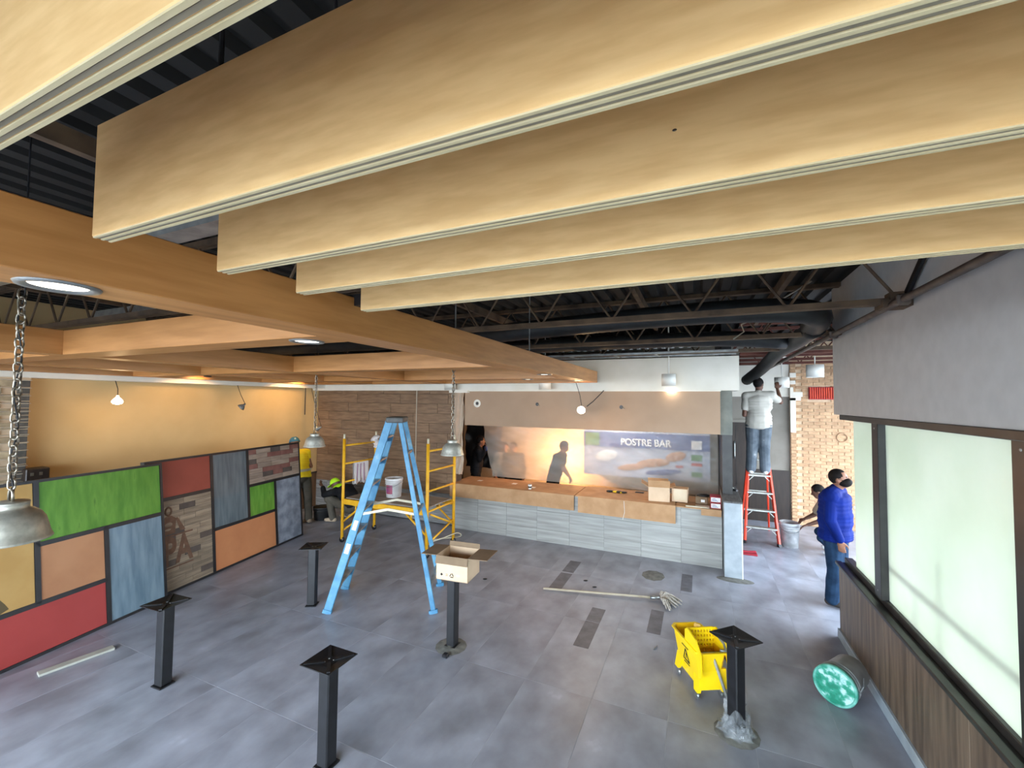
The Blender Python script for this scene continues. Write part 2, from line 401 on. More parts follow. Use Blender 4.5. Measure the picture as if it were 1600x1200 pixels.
# ------------------------------------------------------------------ walls
wl = struct(MB().box((-8.45, -3.0, 0), (-8.25, 7.5, CEIL)).build('wall_left', 'tan_paint'), 'tan painted side wall washed by warm lamps')
for k in range(18):
    y0 = -3 + k * 0.6
    if y0 > 7.2: break
    MB().box((-8.25, y0 + 0.003, 0.1), (-8.232, min(y0 + 0.597, 7.3), 0.77), 0.003).build('wainscot_panel', 'wainscot', wl)
MB().box((-8.25, -3, 0.77), (-8.215, 7.3, 0.80), 0.004).build('chair_rail', 'frame_black', wl)
struct(MB().box((-8.25, -3, 0), (-8.226, 7.3, 0.1), 0.004).build('baseboard_left', 'wainscot'))
struct(MB().box((-8.25, -3.0, 2.735), (-7.86, 7.3, 3.3)).build('trim_1', 'white_paint'), 'white bulkhead along the tan wall')
# plank clad back wall
wb = struct(MB().box((-8.45, 7.32, 0), (-4.42, 7.5, CEIL)).build('wall_back', 'kitchen_dark'), 'back wall clad in wood look plank tiles')
cache = {}
for r in range(14):
    z0 = 0.02 + r * 0.2; off = [0, 0.45, 0.85, 0.25][r % 4]; xs = [-8.24]; xx = -8.24 + (1.2 - off)
    while xx < -4.43: xs.append(xx); xx += 1.2
    xs.append(-4.42)
    for a, b in zip(xs[:-1], xs[1:]):
        if b - a < 0.05: continue
        g = z0 < 0.55; key = (round(b - a, 3), g)
        if key not in cache:
            cache[key] = MB().box((0.002, 0, 0.002), (b - a - 0.002, 0.02, 0.198), 0.003).mesh('plank'); cache[key].materials.append(MATS['plank_grey' if g else 'plank'])
        piece('plank', cache[key], None, (a, 7.3 - 0.002 * random.random(), z0), wb)
struct(MB().box((-5.415, 7.285, 0.72), (-5.395, 7.3, 2.7)).build('trim_2', 'drape'), 'thin pale edge strip on the plank wall')
# white soffit over the counter and its brown lower fascia
ws = struct(MB().box((-8.25, 7.15, 2.69), (0.555, 7.9, 3.21)).build('wall_soffit', 'white_paint'), 'white soffit band above the serving counter')
struct(MB().box((-4.2, 7.22, 2.015), (0.30, 7.34, 2.69)).build('wall_fascia', 'brown_soffit'), 'taupe fascia panel over the serving opening')
struct(MB().box((-4.2, 7.215, 2.675), (0.31, 7.222, 2.69)).build('trim_3', 'white_paint'))
for hx, hz in ((-3.93, 2.44), (-2.69, 2.44), (-1.19, 2.41)):
    h = thing('junction_box', {-3.93: 'small pale junction hole near the hanging drape on taupe fascia', -2.69: 'tiny dark wire hole in the middle of the taupe fascia', -1.19: 'small wire hole to the right of the lit bulb on fascia'}[hx], 'junction box', (hx, 7.22, hz))
    m4 = M.Translation((hx, 7.222, hz)) @ M.Rotation(PI / 2, 4, 'X')
    MB().lathe([(0.0, 0.004), (0.03, 0.004), (0.032, 0.0)], 14, m4).build('hole', 'black_plastic', h)
    if hx == -3.93: MB().lathe([(0.03, 0.0), (0.055, 0.012), (0.075, 0.004), (0.078, 0.0)], 16, m4, ).build('torn_collar', 'white_paint', h)
    else: MB().tube([(hx, 7.215, hz), (hx + 0.03, 7.19, hz - 0.005), (hx + 0.05, 7.2, hz - 0.03)], 0.006, 6).build('wire', 'chain', h)
# kitchen behind the opening
kb = struct(MB().box((-5.6, 9.6, 0), (0.42, 9.75, 2.9)).build('wall_kitchen', 'kitchen_wall'))
struct(MB().box((-5.75, 7.5, 0), (-5.6, 9.75, 2.9)).build('wall_kitchen_left', 'kitchen_dark'))
struct(MB().box((0.33, 7.42, 0), (0.47, 10.3, CEIL)).build('wall_kitchen_right', 'frame_black'), 'dark steel clad wall end beside the serving opening')
struct(MB().box((-5.6, 7.9, 2.75), (0.42, 9.75, 2.85)).build('ceiling_kitchen', 'kitchen_wall'))
MB().box((0.29, 7.40, 2.0), (0.475, 7.42, 2.69)).build('corner_post', 'steel_post', None)['kind'] = 'structure'
# far wall: white band, grey panel, dark wainscot, dark door
wf = struct(MB().box((0.47, 10.5, 0), (1.74, 10.65, CEIL)).build('wall_far', 'far_grey'), 'grey far wall with white upper band')
MB().box((0.47, 10.47, 2.64), (1.76, 10.5, 3.32)).build('white_band', 'white_paint', wf)
MB().box((0.97, 10.47, 0.0), (1.72, 10.5, 1.09)).build('dark_wainscot', 'dark_door', wf)
dr = struct(MB().box((0.5, 10.44, 0), (0.96, 10.5, 2.08)).build('door_1', 'dark_door'), 'dark brown double swing door in the far wall')
MB().box((0.73, 10.435, 0.02), (0.735, 10.442, 2.06)).build('door_seam', 'black_plastic', dr)
MB().tube([(0.705, 10.43, 1.3), (0.705, 10.4, 1.34), (0.705, 10.4, 1.62), (0.705, 10.43, 1.66)], 0.012, 8).build('handle', 'galv', dr)
MB().box((0.47, 10.43, 2.08), (0.97, 10.5, 2.14)).build('lintel', 'far_grey', wf)
# brick wall with teeth of white plaster
br = struct(MB().box((1.74, 10.46, 0), (4.6, 10.65, CEIL)).build('wall_brick', 'mortar'), 'tan brick wall at the far end')
BW, BH = 0.2, 0.0667
bme = MB().box((0.005, -0.014, 0.005), (BW - 0.004, 0.02, BH - 0.004), 0.003).mesh('brick'); bme.materials.append(MATS['brick'])
bhf = MB().box((0.005, -0.03, 0.005), (0.1, 0.02, BH - 0.004), 0.003).mesh('brick'); bhf.materials.append(MATS['brick'])
cnt = 0
for r in range(50):
    z0 = r * BH
    if z0 > 3.3: break
    piece('brick', bhf, None, (1.745, 10.46, z0), br)
    xx = 1.85 + (0 if r % 2 else -0.1)
    if r % 2 == 0: xx = 1.85
    o2 = 0.0 if r % 2 else 0.1
    xs = [1.85 - o2 + 0.1 + k * BW for k in range(6)]
    for bx in xs:
        if 2.06 < bx + 0.1 < 2.52 and 2.56 < z0 + 0.03 < 2.86: continue
        if bx > 2.82: continue
        piece('brick', bme, None, (bx, 10.46 - 0.004 * random.random(), z0), br)
fill = MB()
for r in range(50):
    for k in range(9):
        bx = 2.95 + k * BW + (0.1 if r % 2 else 0)
        if bx < 4.4 and r * BH < 3.6: fill.box((bx, 10.446, r * BH + 0.005), (bx + BW - 0.01, 10.48, r * BH + BH - 0.005))
fo = fill.build('brick_field', 'brick', br); fo['kind'] = 'stuff'
for (a, b, c, d) in ((1.74, 1.84, 1.9, 2.62), (1.74, 1.93, 2.56, 2.64), (1.74, 1.96, 2.64, 2.74), (1.74, 1.80, 2.74, 2.84), (1.74, 1.84, 2.9, 2.98), (1.74, 1.85, 3.04, 3.14)):
    MB().box((a, 10.405, c), (b, 10.45, d), 0.004).build('plaster_patch', 'white_paint', br)
lv = thing('wall_louver', 'orange red ribbed louver set in the brick wall', 'vent', (2.29, 10.43, 2.6))
MB().box((2.07, 10.42, 2.585), (2.52, 10.455, 2.845), 0.004).build('frame', 'red_card', lv)  # darker red back puts the shade between the ribs into the colour
for k in range(11): MB().box((2.085 + k * 0.0385, 10.395, 2.6), (2.107 + k * 0.0385, 10.422, 2.83), 0.004).build('rib', 'red_vent', lv)
rg = tag(MB().tube([(2.62 + 0.085 * math.cos(t), 10.435, 1.83 + 0.085 * math.sin(t)) for t in [2 * PI * k / 20 for k in range(21)]], 0.012, 6).build('wall_ring', 'brick'), 'round ring outline on the brick wall above the masked man', 'ring')
# side annex, front storefront, outer shell
wr2 = struct(MB().box((4.6, -3.2, 0), (4.8, 12, 0.3)).box((4.6, -3.2, 2.9), (4.8, 12, CEIL)).box((4.6, 10.2, 0.3), (4.8, 12, 2.9)).box((4.6, -3.2, 0.3), (4.8, -2.2, 2.9)).build('wall_window_side', 'white_paint'))
for y in (0.6, 3.7, 6.8): MB().box((4.62, y, 0.3), (4.76, y + 0.08, 2.9)).build('mullion', 'frame_black', wr2)
struct(MB().box((-8.65, 10.65, 0), (4.8, 10.8, CEIL)).build('wall_outer_back', 'kitchen_wall'))
struct(MB().box((-8.65, 7.5, 0), (-8.45, 10.8, CEIL)).build('wall_outer_left', 'kitchen_wall'))
wfr = struct(MB().box((-8.45, -3.2, 0), (4.8, -3.0, 0.2)).box((-8.45, -3.2, 2.8), (4.8, -3.0, CEIL)).box((1.4, -3.2, 0.2), (4.8, -3.0, 2.8)).build('wall_front', 'white_paint'))
for x in (-8.2, -6.1, -3.9, -1.7, 0.5): MB().box((x, -3.14, 0.2), (x + 0.08, -3.04, 2.8)).build('mullion', 'frame_black', wfr)

# brick pier at far left with wire lath
pr = struct(MB().box((-8.25, 1.2, 0), (-7.98, 2.5, 2.735)).build('wall_pier', 'mortar'), 'brick pier wrapped in wire lath beside the tan wall')
b1 = MB().box((0, 0.004, 0.004), (0.025, 0.196, 0.085), 0.004).mesh('brick'); b1.materials.append(MATS['brick_left'])
b2 = MB().box((0, 0.004, 0.004), (0.02, 0.116, 0.085), 0.004).mesh('brick'); b2.materials.append(MATS['brick_dark'])
for r in range(8, 30):
    z0 = r * 0.09
    if z0 > 2.62: break
    for k in range(2): piece('brick', b1, None, (-7.98, 1.97 + k * 0.2 + (0.0 if r % 2 else -0.1) - 0.02, z0), pr)
    piece('brick', b2, None, (-7.98, 2.375, z0), pr)
wm = MB()
for r in range(17): wm.tube([(-7.945, 1.9, 1.1 + r * 0.1), (-7.945, 2.5, 1.1 + r * 0.1)], 0.006, 5)
wm.build('wire_lath', 'drape', pr)
bx = thing('toolbox', 'dark brown case lying behind the green insert panel', 'toolbox', (-7.9, 2.57, 1.42))
MB().box((-8.05, 2.46, 1.40), (-7.85, 2.68, 1.56), 0.01).build('body', 'dark_door', bx); MB().box((-7.85, 2.5, 1.47), (-7.842, 2.53, 1.51)).box((-7.85, 2.58, 1.47), (-7.842, 2.61, 1.51)).build('latch', 'chain', bx)
sh = struct(MB().box((-8.23, 2.3, 1.36), (-7.8, 2.75, 1.40), 0.004).build('trim_4', 'wainscot'))

# ------------------------------------------------------------------ partition on the right: wood base, black sill, filmed windows, grey upper wall
RX = 1.37
wr = struct(MB().box((RX, -3.0, 2.385), (RX + 0.14, 5.74, CEIL)).build('wall_right', 'grey_paint'), 'grey upper wall above the filmed partition windows')
wp = struct(MB().box((RX + 0.012, -3.0, 0.0), (RX + 0.14, 5.66, 0.77)).build('wall_partition', 'dark_wainscot'), 'dark wood wainscot under the partition windows')
for k in range(8):
    y1 = 5.67 - k * 1.2; MB().box((RX, max(y1 - 1.197, -3), 0.09), (RX + 0.013, y1, 0.768), 0.002).build('wainscot_panel', 'dark_wainscot', wp)
struct(MB().box((RX - 0.022, -3, 0), (RX + 0.005, 5.68, 0.095), 0.005).build('baseboard_right', 'zinc'), 'dusty grey baseboard under the partition')
struct(MB().box((RX - 0.03, -3, 0.77), (RX + 0.03, 5.69, 0.805), 0.006).box((RX + 0.03, -3, 0.77), (RX + 0.15, 5.69, 0.795)).box((RX + 0.055, -3, 0.79), (RX + 0.13, 5.69, 0.85), 0.006).build('trim_5', 'frame_black'), 'black metal window sill')
struct(MB().box((RX - 0.012, -3, 2.335), (RX + 0.15, 5.5, 2.386), 0.004).build('trim_6', 'frame_black'), 'black window header')
for i, (a, b) in enumerate(((4.74, 5.42), (2.9, 4.6), (1.0, 2.76), (-1.0, 0.86))):
    w = struct(MB().box((RX + 0.085, a, 0.84), (RX + 0.097, b, 2.35)).build('window_%d' % (i + 1), 'film'), ['narrow filmed window pane next to the masked man', 'large filmed window pane between two black mullions', 'filmed window pane at the right picture edge', 'filmed window pane'][i])
for y in (4.6, 2.76, 0.86):
    mu = struct(MB().box((RX + 0.03, y, 0.84), (RX + 0.14, y + 0.14, 2.34), 0.004).build('trim_7', 'frame_black'), 'black window mullion')
    for z in (0.9, 2.29): MB().ell((RX + 0.03, y + 0.07, z), ((0.004, 0, 0), (0, 0.009, 0), (0, 0, 0.009)), 8, 6).build('screw', 'galv', mu)
# bars added close behind the film so shadow lines show on it
hr = thing('film_shadow_bars', 'faint railing added close behind the filmed window for shadow lines', 'crossbars', (1.512, 3.6, 0.8))
MB().bar((1.512, 2.6, 1.13), (1.512, 4.6, 1.13), 0.03, 0.045).build('rail', 'black_metal', hr)
for y, z in ((4.14, 1.13), (3.78, 1.45)): MB().bar((1.512, y, 0.8), (1.512, y, z), 0.02, 0.022).build('post', 'black_metal', hr)
# ------------------------------------------------------------------ ducts, pipes, conduits under the deck
def bent(name, label, cat, pts, r, m, n=12, sub=4):
    P = [V(p) for p in pts]; out = []
    for i in range(len(P) - 1):
        p0 = P[max(i - 1, 0)]; p1 = P[i]; p2 = P[i + 1]; p3 = P[min(i + 2, len(P) - 1)]
        for k in range(sub):
            t = k / sub; out.append(0.5 * ((2 * p1) + (p2 - p0) * t + (2 * p0 - 5 * p1 + 4 * p2 - p3) * t * t + (3 * p1 - p0 - 3 * p2 + p3) * t ** 3))
    out.append(P[-1])
    return tag(MB().tube(out, r, n).build(name, m, None, True), label, cat)
bent('air_duct', 'long sagging black round duct nearest the wooden baffles', 'duct', [(-8.0, 5.0, 3.36), (-5, 5.0, 3.36), (-2.88, 4.98, 3.36), (-1.9, 4.75, 3.36), (-0.16, 4.65, 3.40), (0.7, 4.6, 3.37), (1.02, 4.75, 3.33), (1.1, 5.3, 3.31)], 0.115, 'duct')
bent('air_duct', 'second black round duct further back above the white soffit', 'duct', [(-8.0, 6.15, 3.33), (-4, 6.15, 3.33), (-1.2, 6.12, 3.35), (0.3, 6.1, 3.33), (1.0, 6.15, 3.27)], 0.1, 'duct')
bent('air_duct', 'black duct branch running towards the brick wall', 'duct', [(1.1, 5.2, 3.28), (1.1, 6.2, 3.27), (1.08, 7.2, 3.26), (1.0, 8.4, 3.1), (0.86, 9.4, 2.95)], 0.1, 'duct')
pp = bent('sprinkler_pipe', 'thin rusty pipe running along the top of the grey wall', 'pipe', [(1.25, -2.5, 3.19), (1.25, 2.7, 3.2), (1.25, 5.0, 3.2), (1.25, 9.6, 3.18)], 0.024, 'pipe', 10)
for y in (2.3, 3.6, 5.2): MB().bar((1.25, y - 0.02, 3.2), (1.25, y + 0.02, 3.2), 0.075, 0.075, bev=0.01).build('coupling', 'pipe', pp)
st = tag(MB().bar((1.34, 3.86, 3.24), (1.34, 3.2, 3.72), 0.02, 0.045).build('brace_strap', 'black_metal'), 'dark diagonal strap on the grey wall above the joist end', 'strap')
tag(MB().box((1.2, 3.78, 3.19), (1.365, 3.94, 3.24)).box((1.25, 3.81, 3.235), (1.365, 3.91, 3.3)).build('bearing_angle', 'joist'), 'rusty joist bearing bracket on the grey wall', 'bracket')
cd = thing('conduit', 'steel conduit with coupling just behind the last wooden baffle', 'conduit', (-1.3, 1.62, 2.96))
MB().tube([(-1.9, 1.62, 2.97), (1.3, 1.62, 2.97)], 0.016, 10).build('tube', 'dull_metal', cd, True); MB().tube([(-0.55, 1.62, 2.97), (-0.45, 1.62, 2.97)], 0.021, 10).build('coupling', 'galv', cd, True)
tag(MB().box((-1.9, 1.52, 2.945), (1.36, 1.56, 3.0)).build('ceiling_track', 'black_metal'), 'black hanger track behind the last wooden baffle', 'track')
tag(MB().bar((-6.4, 2.55, 3.45), (-2.2, 2.55, 3.45), 0.14, 0.07).build('light_strip', 'dull_metal'), 'long grey fixture strip hung up in the dark ceiling', 'light strip')
tag(MB().bar((-5.2, 1.15, 3.3), (-1.6, 1.15, 3.3), 0.1, 0.1).build('strut_channel', 'dull_metal'), 'grey steel channel seen left of the first baffle', 'channel')
cg = thing('ceiling_grid', 'leftover grey ceiling grid bars above the white soffit', 'ceiling grid', (-1, 6.95, 3.24))
for y in (6.55, 6.95): MB().bar((-3.2, y, 3.225), (0.5, y, 3.225), 0.025, 0.03).build('main_bar', 'dull_metal', cg)
for x in (-2.6, -1.9, -1.2, -0.6): MB().bar((x, 6.55, 3.225), (x + 0.05, 6.95, 3.225), 0.025, 0.03).build('cross_bar', 'dull_metal', cg)
for i, (x, y) in enumerate(((-1.6, 2.6), (-1.62, 4.1), (-4.35, 2.4))):
    tag(MB().tube([(x, y, 2.98), (x, y, CEIL)], 0.006, 6).build('hanger_rod', 'galv'), ['thin hanger rod on the wooden rail nearest the last baffle', 'thin hanger rod further along the wooden rail', 'hanger rod in the opening behind the big bell lamp'][i], 'rod', 'hanger rods of the wood trellis')
tag(MB().tube([(0.35, 5.2, 3.2), (0.45, 5.15, 3.27), (0.42, 5.1, 3.34), (0.55, 5.0, 3.38), (0.7, 4.9, 3.5), (0.95, 4.6, 3.62)], 0.008, 6).build('loose_cable', 'chain'), 'loose pale cable draped over the black ducts', 'cable')

# ------------------------------------------------------------------ wooden baffles
BF = [(0.23, 'topmost wooden baffle crossing the upper left picture corner'), (0.51, 'first whole wooden baffle with the widest visible face'), (0.80, 'second wooden baffle below the widest one'), (1.077, 'third wooden baffle with dark round knot hole none'), (1.40, 'last wooden baffle nearest the black track')]
BF[3] = (1.077, 'third wooden baffle between the second and the last')
for y, lab in BF:
    t = thing('wooden_baffle', lab, 'baffle', (0, y, 2.885), 0, 'wooden ceiling baffles')
    MB().box((-1.345, y, 2.888), (RX - 0.01, y + 0.038, 3.165), 0.0015).build('board', 'maple', t)
    for k in range(5):
        MB().box((-1.343, y + 0.0015 + k * 0.0074, 2.885 if k % 2 == 0 else 2.8868), (RX - 0.01, y + 0.0072 + k * 0.0074, 2.889)).build('ply_edge', 'maple_edge' if k % 2 == 0 else 'maple_ply', t)
    for kx, kz, ky in ((-0.037, 2.993, 0.80), (0.23, 2.888, 0.51)):
        if ky == y: MB().ell((kx, y, kz), ((0.004, 0, 0), (0, 0.0015, 0), (0, 0, 0.0025)), 10, 6).build('knot', 'dark_door', t)
    for x in (-0.9, 0.2, 1.1): MB().tube([(x, y + 0.019, 3.16), (x, y + 0.019, CEIL)], 0.005, 6).build('hanger_rod', 'black_metal', t)
# ------------------------------------------------------------------ wooden trellis
TB, TT = 2.805, 2.985
tr = thing('wood_trellis', 'large grid of boxed oak beams hung below the dark ceiling', 'trellis', (-4.6, 3, TB))
YR = [(-1.71, -1.50), (-4.48, -4.27), (-6.21, -6.0), (-7.8, -7.62)]
XR = [(-0.5, -0.29), (1.49, 1.70), (3.42, 3.63), (5.42, 5.62), (6.62, 6.80)]
for a, b in YR: MB().box((a, -0.5, TB), (b, 6.80, TT), 0.003).build('long_beam', 'oak_y', tr)
xs = [-7.62, -6.21, -6.0, -4.48, -4.27, -1.71]
for c, d in XR:
    for k in range(0, 6, 2): MB().box((xs[k], c, TB), (xs[k + 1], d, TT - 0.002), 0.003).build('cross_beam', 'oak_x', tr)
def downlight(x, y, lab, r=0.07, lit=True):
    t = thing('recessed_light', lab, 'downlight', (x, y, TB), 0, 'recessed downlights')
    MB().lathe([(r * 1.25, 0), (r * 1.2, -0.006), (r, -0.006), (r * 0.86, 0.0)], 24, M.Translation((x, y, TB - 0.001))).build('trim_ring', 'dull_metal', t, True)
    MB().lathe([(0.0, -0.002), (r * 0.5, -0.004), (r * 0.86, -0.001)], 24, M.Translation((x, y, TB))).build('lens', 'bulb_dim' if lit else 'dull_metal', t, True)
    if lit: lamp_light('downlight_lamp', (x, y, TB - 0.02), 3.5, WARM, 0.05, t, 110, (0, 0, -1))
downlight(-1.615, 0.55, 'large bright downlight under the near beam above the bell lamp')
downlight(-1.9, 1.6, 'small downlight at the first beam crossing')
downlight(-1.61, 4.55, 'tiny downlight near the far end of the long beam')
downlight(-1.6, 6.0, 'tiny downlight at the far tip of the long beam')
downlight(-2.2, 5.52, 'small downlight on the last inner cross beam')

# ------------------------------------------------------------------ pendant bell lamps on chains
def link_mesh(L, w, r):
    pts = []
    for k in range(17):
        a = 2 * PI * k / 16; cx_, cz_ = math.cos(a), math.sin(a)
        pts.append((w / 2 * cx_, 0, (L / 2 - w / 2) * (1 if cz_ > 0.01 else -1 if cz_ < -0.01 else 0) + w / 2 * cz_))
    return MB().tube(pts, r, 6).mesh('chain_link', True)
lk = link_mesh(0.052, 0.034, 0.0042); lk.materials.append(MATS['chain'])
def bell(x, y, label, near):
    z0 = 1.8; t = thing('pendant_lamp', label, 'pendant lamp', (x, y, z0), 0, 'bell pendant lamps on chains')
    prof = [(0.145, 0.0), (0.15, 0.004), (0.147, 0.012), (0.139, 0.03), (0.132, 0.06), (0.122, 0.1), (0.105, 0.128), (0.082, 0.146), (0.068, 0.152), (0.064, 0.158), (0.064, 0.178), (0.067, 0.182), (0.064, 0.188), (0.02, 0.192), (0.0, 0.193)]
    inner = [(0.0, 0.186), (0.06, 0.182), (0.06, 0.15), (0.1, 0.125), (0.117, 0.098), (0.127, 0.058), (0.134, 0.03), (0.141, 0.006), (0.145, 0.0)]
    MB().lathe(prof[::1], 40, M.Translation((x, y, z0))).build('shade', 'bell', t, True)
    MB().lathe(inner, 40, M.Translation((x, y, z0))).build('shade_lining', 'bell', t, True)
    MB().lathe([(0.0, 0.10), (0.03, 0.11), (0.036, 0.13), (0.022, 0.165), (0.022, 0.185), (0, 0.186)], 16, M.Translation((x, y, z0))).build('bulb', 'white_print', t, True)
    MB().tube([(x - 0.022, y, z0 + 0.188), (x - 0.02, y, z0 + 0.235), (x, y, z0 + 0.25), (x + 0.02, y, z0 + 0.235), (x + 0.022, y, z0 + 0.188)], 0.006, 8).build('hanger_loop', 'chain', t, True)
    zc = z0 + 0.27; k = 0
    top = 3.03 if near else 3.1
    MB().tube([(x, y, top - 0.01), (x, y, CEIL + 0.02)], 0.004, 6).build('support_rod', 'black_metal', t)
    if near:
        while zc < top:
            piece('chain_link', lk, None, (x, y, zc), t, (0, 0.12 * math.sin(k * 1.7), 0.5 + (k % 2) * PI / 2 + 0.2 * math.sin(k))); zc += 0.0405; k += 1
    else:
        c = MB()
        while zc < top:
            q = M.Translation((x, y, zc)) @ M.Rotation(0.3 + (k % 2) * PI / 2, 4, 'Z')
            c.add([q @ v.co for v in lk.vertices], [tuple(p.vertices) for p in lk.polygons]); zc += 0.0405; k += 1
        c.build('chain', 'chain', t, True)
    MB().tube([(x + 0.01 * math.sin(i * 1.1), y + 0.01 * math.cos(i * 1.1), z0 + 0.19 + i * 0.06) for i in range(20)], 0.0035, 5).build('power_cord', 'cord_black', t)
bell(-3.05, 0.91, 'large bell pendant lamp on a chain cut by left picture edge', True)
bell(-5.13, 4.50, 'bell pendant lamp hanging before the tan wall corner', False)
bell(-2.88, 4.65, 'bell pendant lamp hanging in front of the scaffold end', False)

# ------------------------------------------------------------------ bare reflector lamps on wires
def reflector(p, top, label, lit, aim, power=0):
    p = V(p); a = V(aim).normalized(); t = thing('reflector_lamp', label, 'lamp', p, 0, 'bare reflector lamps on wires')
    q = a.to_track_quat('Z', 'Y').to_matrix().to_4x4(); q.translation = p
    MB().lathe([(0.0, -0.075), (0.018, -0.075), (0.02, -0.04), (0.035, -0.03), (0.062, 0.015), (0.064, 0.03)], 20, q).build('reflector', 'bulb_dim' if lit else 'dull_metal', t, True)
    MB().lathe([(0.064, 0.03), (0.05, 0.036), (0.0, 0.04)], 20, q).build('lens', 'bulb_hot' if lit else 'kitchen_dark', t, True)
    MB().tube([p - a * 0.07, (p + V(top)) / 2 + V((0.015, 0.01, 0.02)), top], 0.005, 6).build('wire', 'cord_black', t)
    if lit: lamp_light('reflector_light', p + a * 0.06, power, WARM, 0.05, t)
reflector((-7.75, 3.31, 2.45), (-7.9, 3.34, 2.738), 'lit bare reflector bulb beside the brick pier', True, (0.55, -0.25, -0.8), 6)
reflector((-7.75, 5.15, 2.34), (-7.9, 5.15, 2.738), 'unlit reflector bulb hanging midway along the tan wall', False, (-0.5, -0.5, -0.7))
reflector((-7.6, 6.75, 1.86), (-7.9, 6.8, 2.738), 'unlit reflector bulb hanging beside the bell lamp at the wall corner', False, (-0.8, -0.4, -0.3))
reflector((-1.74, 6.72, 2.37), (-1.83, 6.72, 2.8), 'glaring bare bulb hanging before the taupe fascia', True, (0.1, -0.85, -0.35), 14)
tag(MB().tube([(-1.66, 6.76, 2.42), (-1.58, 6.85, 2.5), (-1.5, 7.1, 2.64), (-1.47, 7.16, 2.69)], 0.008, 6).build('lamp_wire', 'cord_black'), 'spare wire hanging from the soffit beside the glaring bulb', 'wire')
tag(MB().tube([(-7.84, 6.6, 2.735), (-7.84, 6.6, 2.15)], 0.01, 6).build('hanging_cord', 'cord_black'), 'straight dark cord hanging beside the wall corner', 'cord')
# warm lamps hidden in the trellis that wash the tan wall
for i, y in enumerate((4.3, 6.2)):
    t = thing('wall_washer', ['wall washing spot over the middle of the tan wall', 'wall washing spot near the tan wall corner'][i], 'lamp', (-7.35, y, 2.84), 0, 'wall washing spots')
    MB().lathe([(0.0, 0.1), (0.05, 0.1), (0.055, 0.0), (0.045, 0.0)], 16, M.Translation((-7.35, y, 2.84))).build('can', 'black_metal', t, True)
    lamp_light('wall_washer_light', (-7.35, y, 2.82), (22, 38)[i], WARM, 0.06, t, 120, (-0.75, 0.0, -0.7))

# ------------------------------------------------------------------ white drum lamps
def drum(x, y, z0, r, h, top, label, lit=False):
    t = thing('drum_lamp', label, 'pendant lamp', (x, y, z0), 0, 'white drum pendant lamps')
    T = M.Translation((x, y, z0))
    MB().lathe([(r * 0.97, 0.004), (r, 0.0), (r, h), (r * 0.97, h), (r * 0.97, 0.004)], 32, T).build('shade', 'drum_shade', t, True)
    MB().lathe([(0.0, h * 0.98), (r * 0.97, h * 0.98)], 24, T).build('shade_top', 'drum_shade', t)
    if top < CEIL - 0.1: MB().tube([(x, y, top), (x, y, CEIL + 0.02)], 0.008, 6).build('hanger_rod', 'joist_far', t)
    MB().tube([(x, y, z0 + h * 0.5), (x, y, top)], 0.009, 8).build('stem', 'drum_shade', t)
    MB().lathe([(0.0, 0.0), (0.03, 0.0), (0.075, 0.02), (0.078, 0.03), (0.0, 0.03)], 24, M.Translation((x, y, top - 0.03))).build('canopy', 'drum_shade', t, True)
    MB().ell((x, y, z0 + h * 0.45), ((0.035, 0, 0), (0, 0.035, 0), (0, 0, 0.05)), 12, 8).build('bulb', 'white_print', t, True)
drum(-0.425, 6.95, 2.75, 0.105, 0.185, CEIL, 'white drum lamp hanging before the bare part of white soffit')
drum(-2.45, 6.95, 2.70, 0.105, 0.185, CEIL, 'white drum lamp half hidden behind the trellis tip')
drum(-4.38, 6.95, 2.70, 0.105, 0.185, CEIL, 'white drum lamp behind the trellis beside the scaffold')
drum(1.78, 8.5, 2.94, 0.125, 0.21, 3.42, 'white drum lamp hanging before the brick wall')
drum(1.46, 9.5, 2.80, 0.125, 0.2, 3.4, 'white drum lamp next to the raised hand of the painter')
t = thing('surface_light', 'glowing flat round light under the edge of white soffit', 'light', (-0.4, 7.1, 2.66))
MB().lathe([(0.0, 0.0), (0.06, 0.004), (0.075, 0.02), (0.08, 0.03), (0.0, 0.03)], 24, M.Translation((-0.4, 7.2, 2.655))).build('diffuser', 'bulb_soft', t, True)
lamp_light('surface_light_lamp', (-0.4, 7.05, 2.6), 0.35, (1, 0.9, 0.75), 0.06, t)

# ------------------------------------------------------------------ serving counter
ct = thing('service_counter', 'long serving counter faced with grey plank tiles', 'counter', (-2, 7.5, 0))
MB().box((-4.41, 7.22, 0), (0.31, 8.05, 0.855)).build('carcass', 'kitchen_dark', ct)
MB().box((-4.41, 7.19, 0.855), (0.31, 8.07, 0.87), 0.003).build('worktop', 'cardboard', ct)
cache = {}
for r, (z0, z1) in enumerate(((0.0, 0.22), (0.22, 0.54), (0.54, 0.855))):
    xs = [-4.41] + [-4.47 + 0.6 * k + (0.3 if r == 1 and False else 0) for k in range(1, 8)] + [0.31]
    for a, b in zip(xs[:-1], xs[1:]):
        key = (r, round(b - a, 2))
        if key not in cache:
            cache[key] = MB().box((0.001, 0, 0.001), (b - a - 0.001, 0.02, z1 - z0 - 0.001), 0.0015).mesh('tile'); cache[key].materials.append(MATS['counter_tile'])
        piece('tile', cache[key], None, (a, 7.2 - 0.002 * random.random(), z0), ct)
ep = thing('counter_end_wall', 'zinc grey end wall of the counter with dark top', 'end wall', (0.435, 7.4, 0))
MB().box((0.32, 6.89, 0), (0.555, 8.1, 1.06), 0.004).build('body', 'zinc', ep); MB().box((0.312, 6.88, 1.06), (0.56, 8.12, 1.085), 0.004).build('cap', 'post_top', ep)
MB().box((0.545, 6.885, 0), (0.558, 6.9, 1.06)).build('corner_bead', 'white_paint', ep)
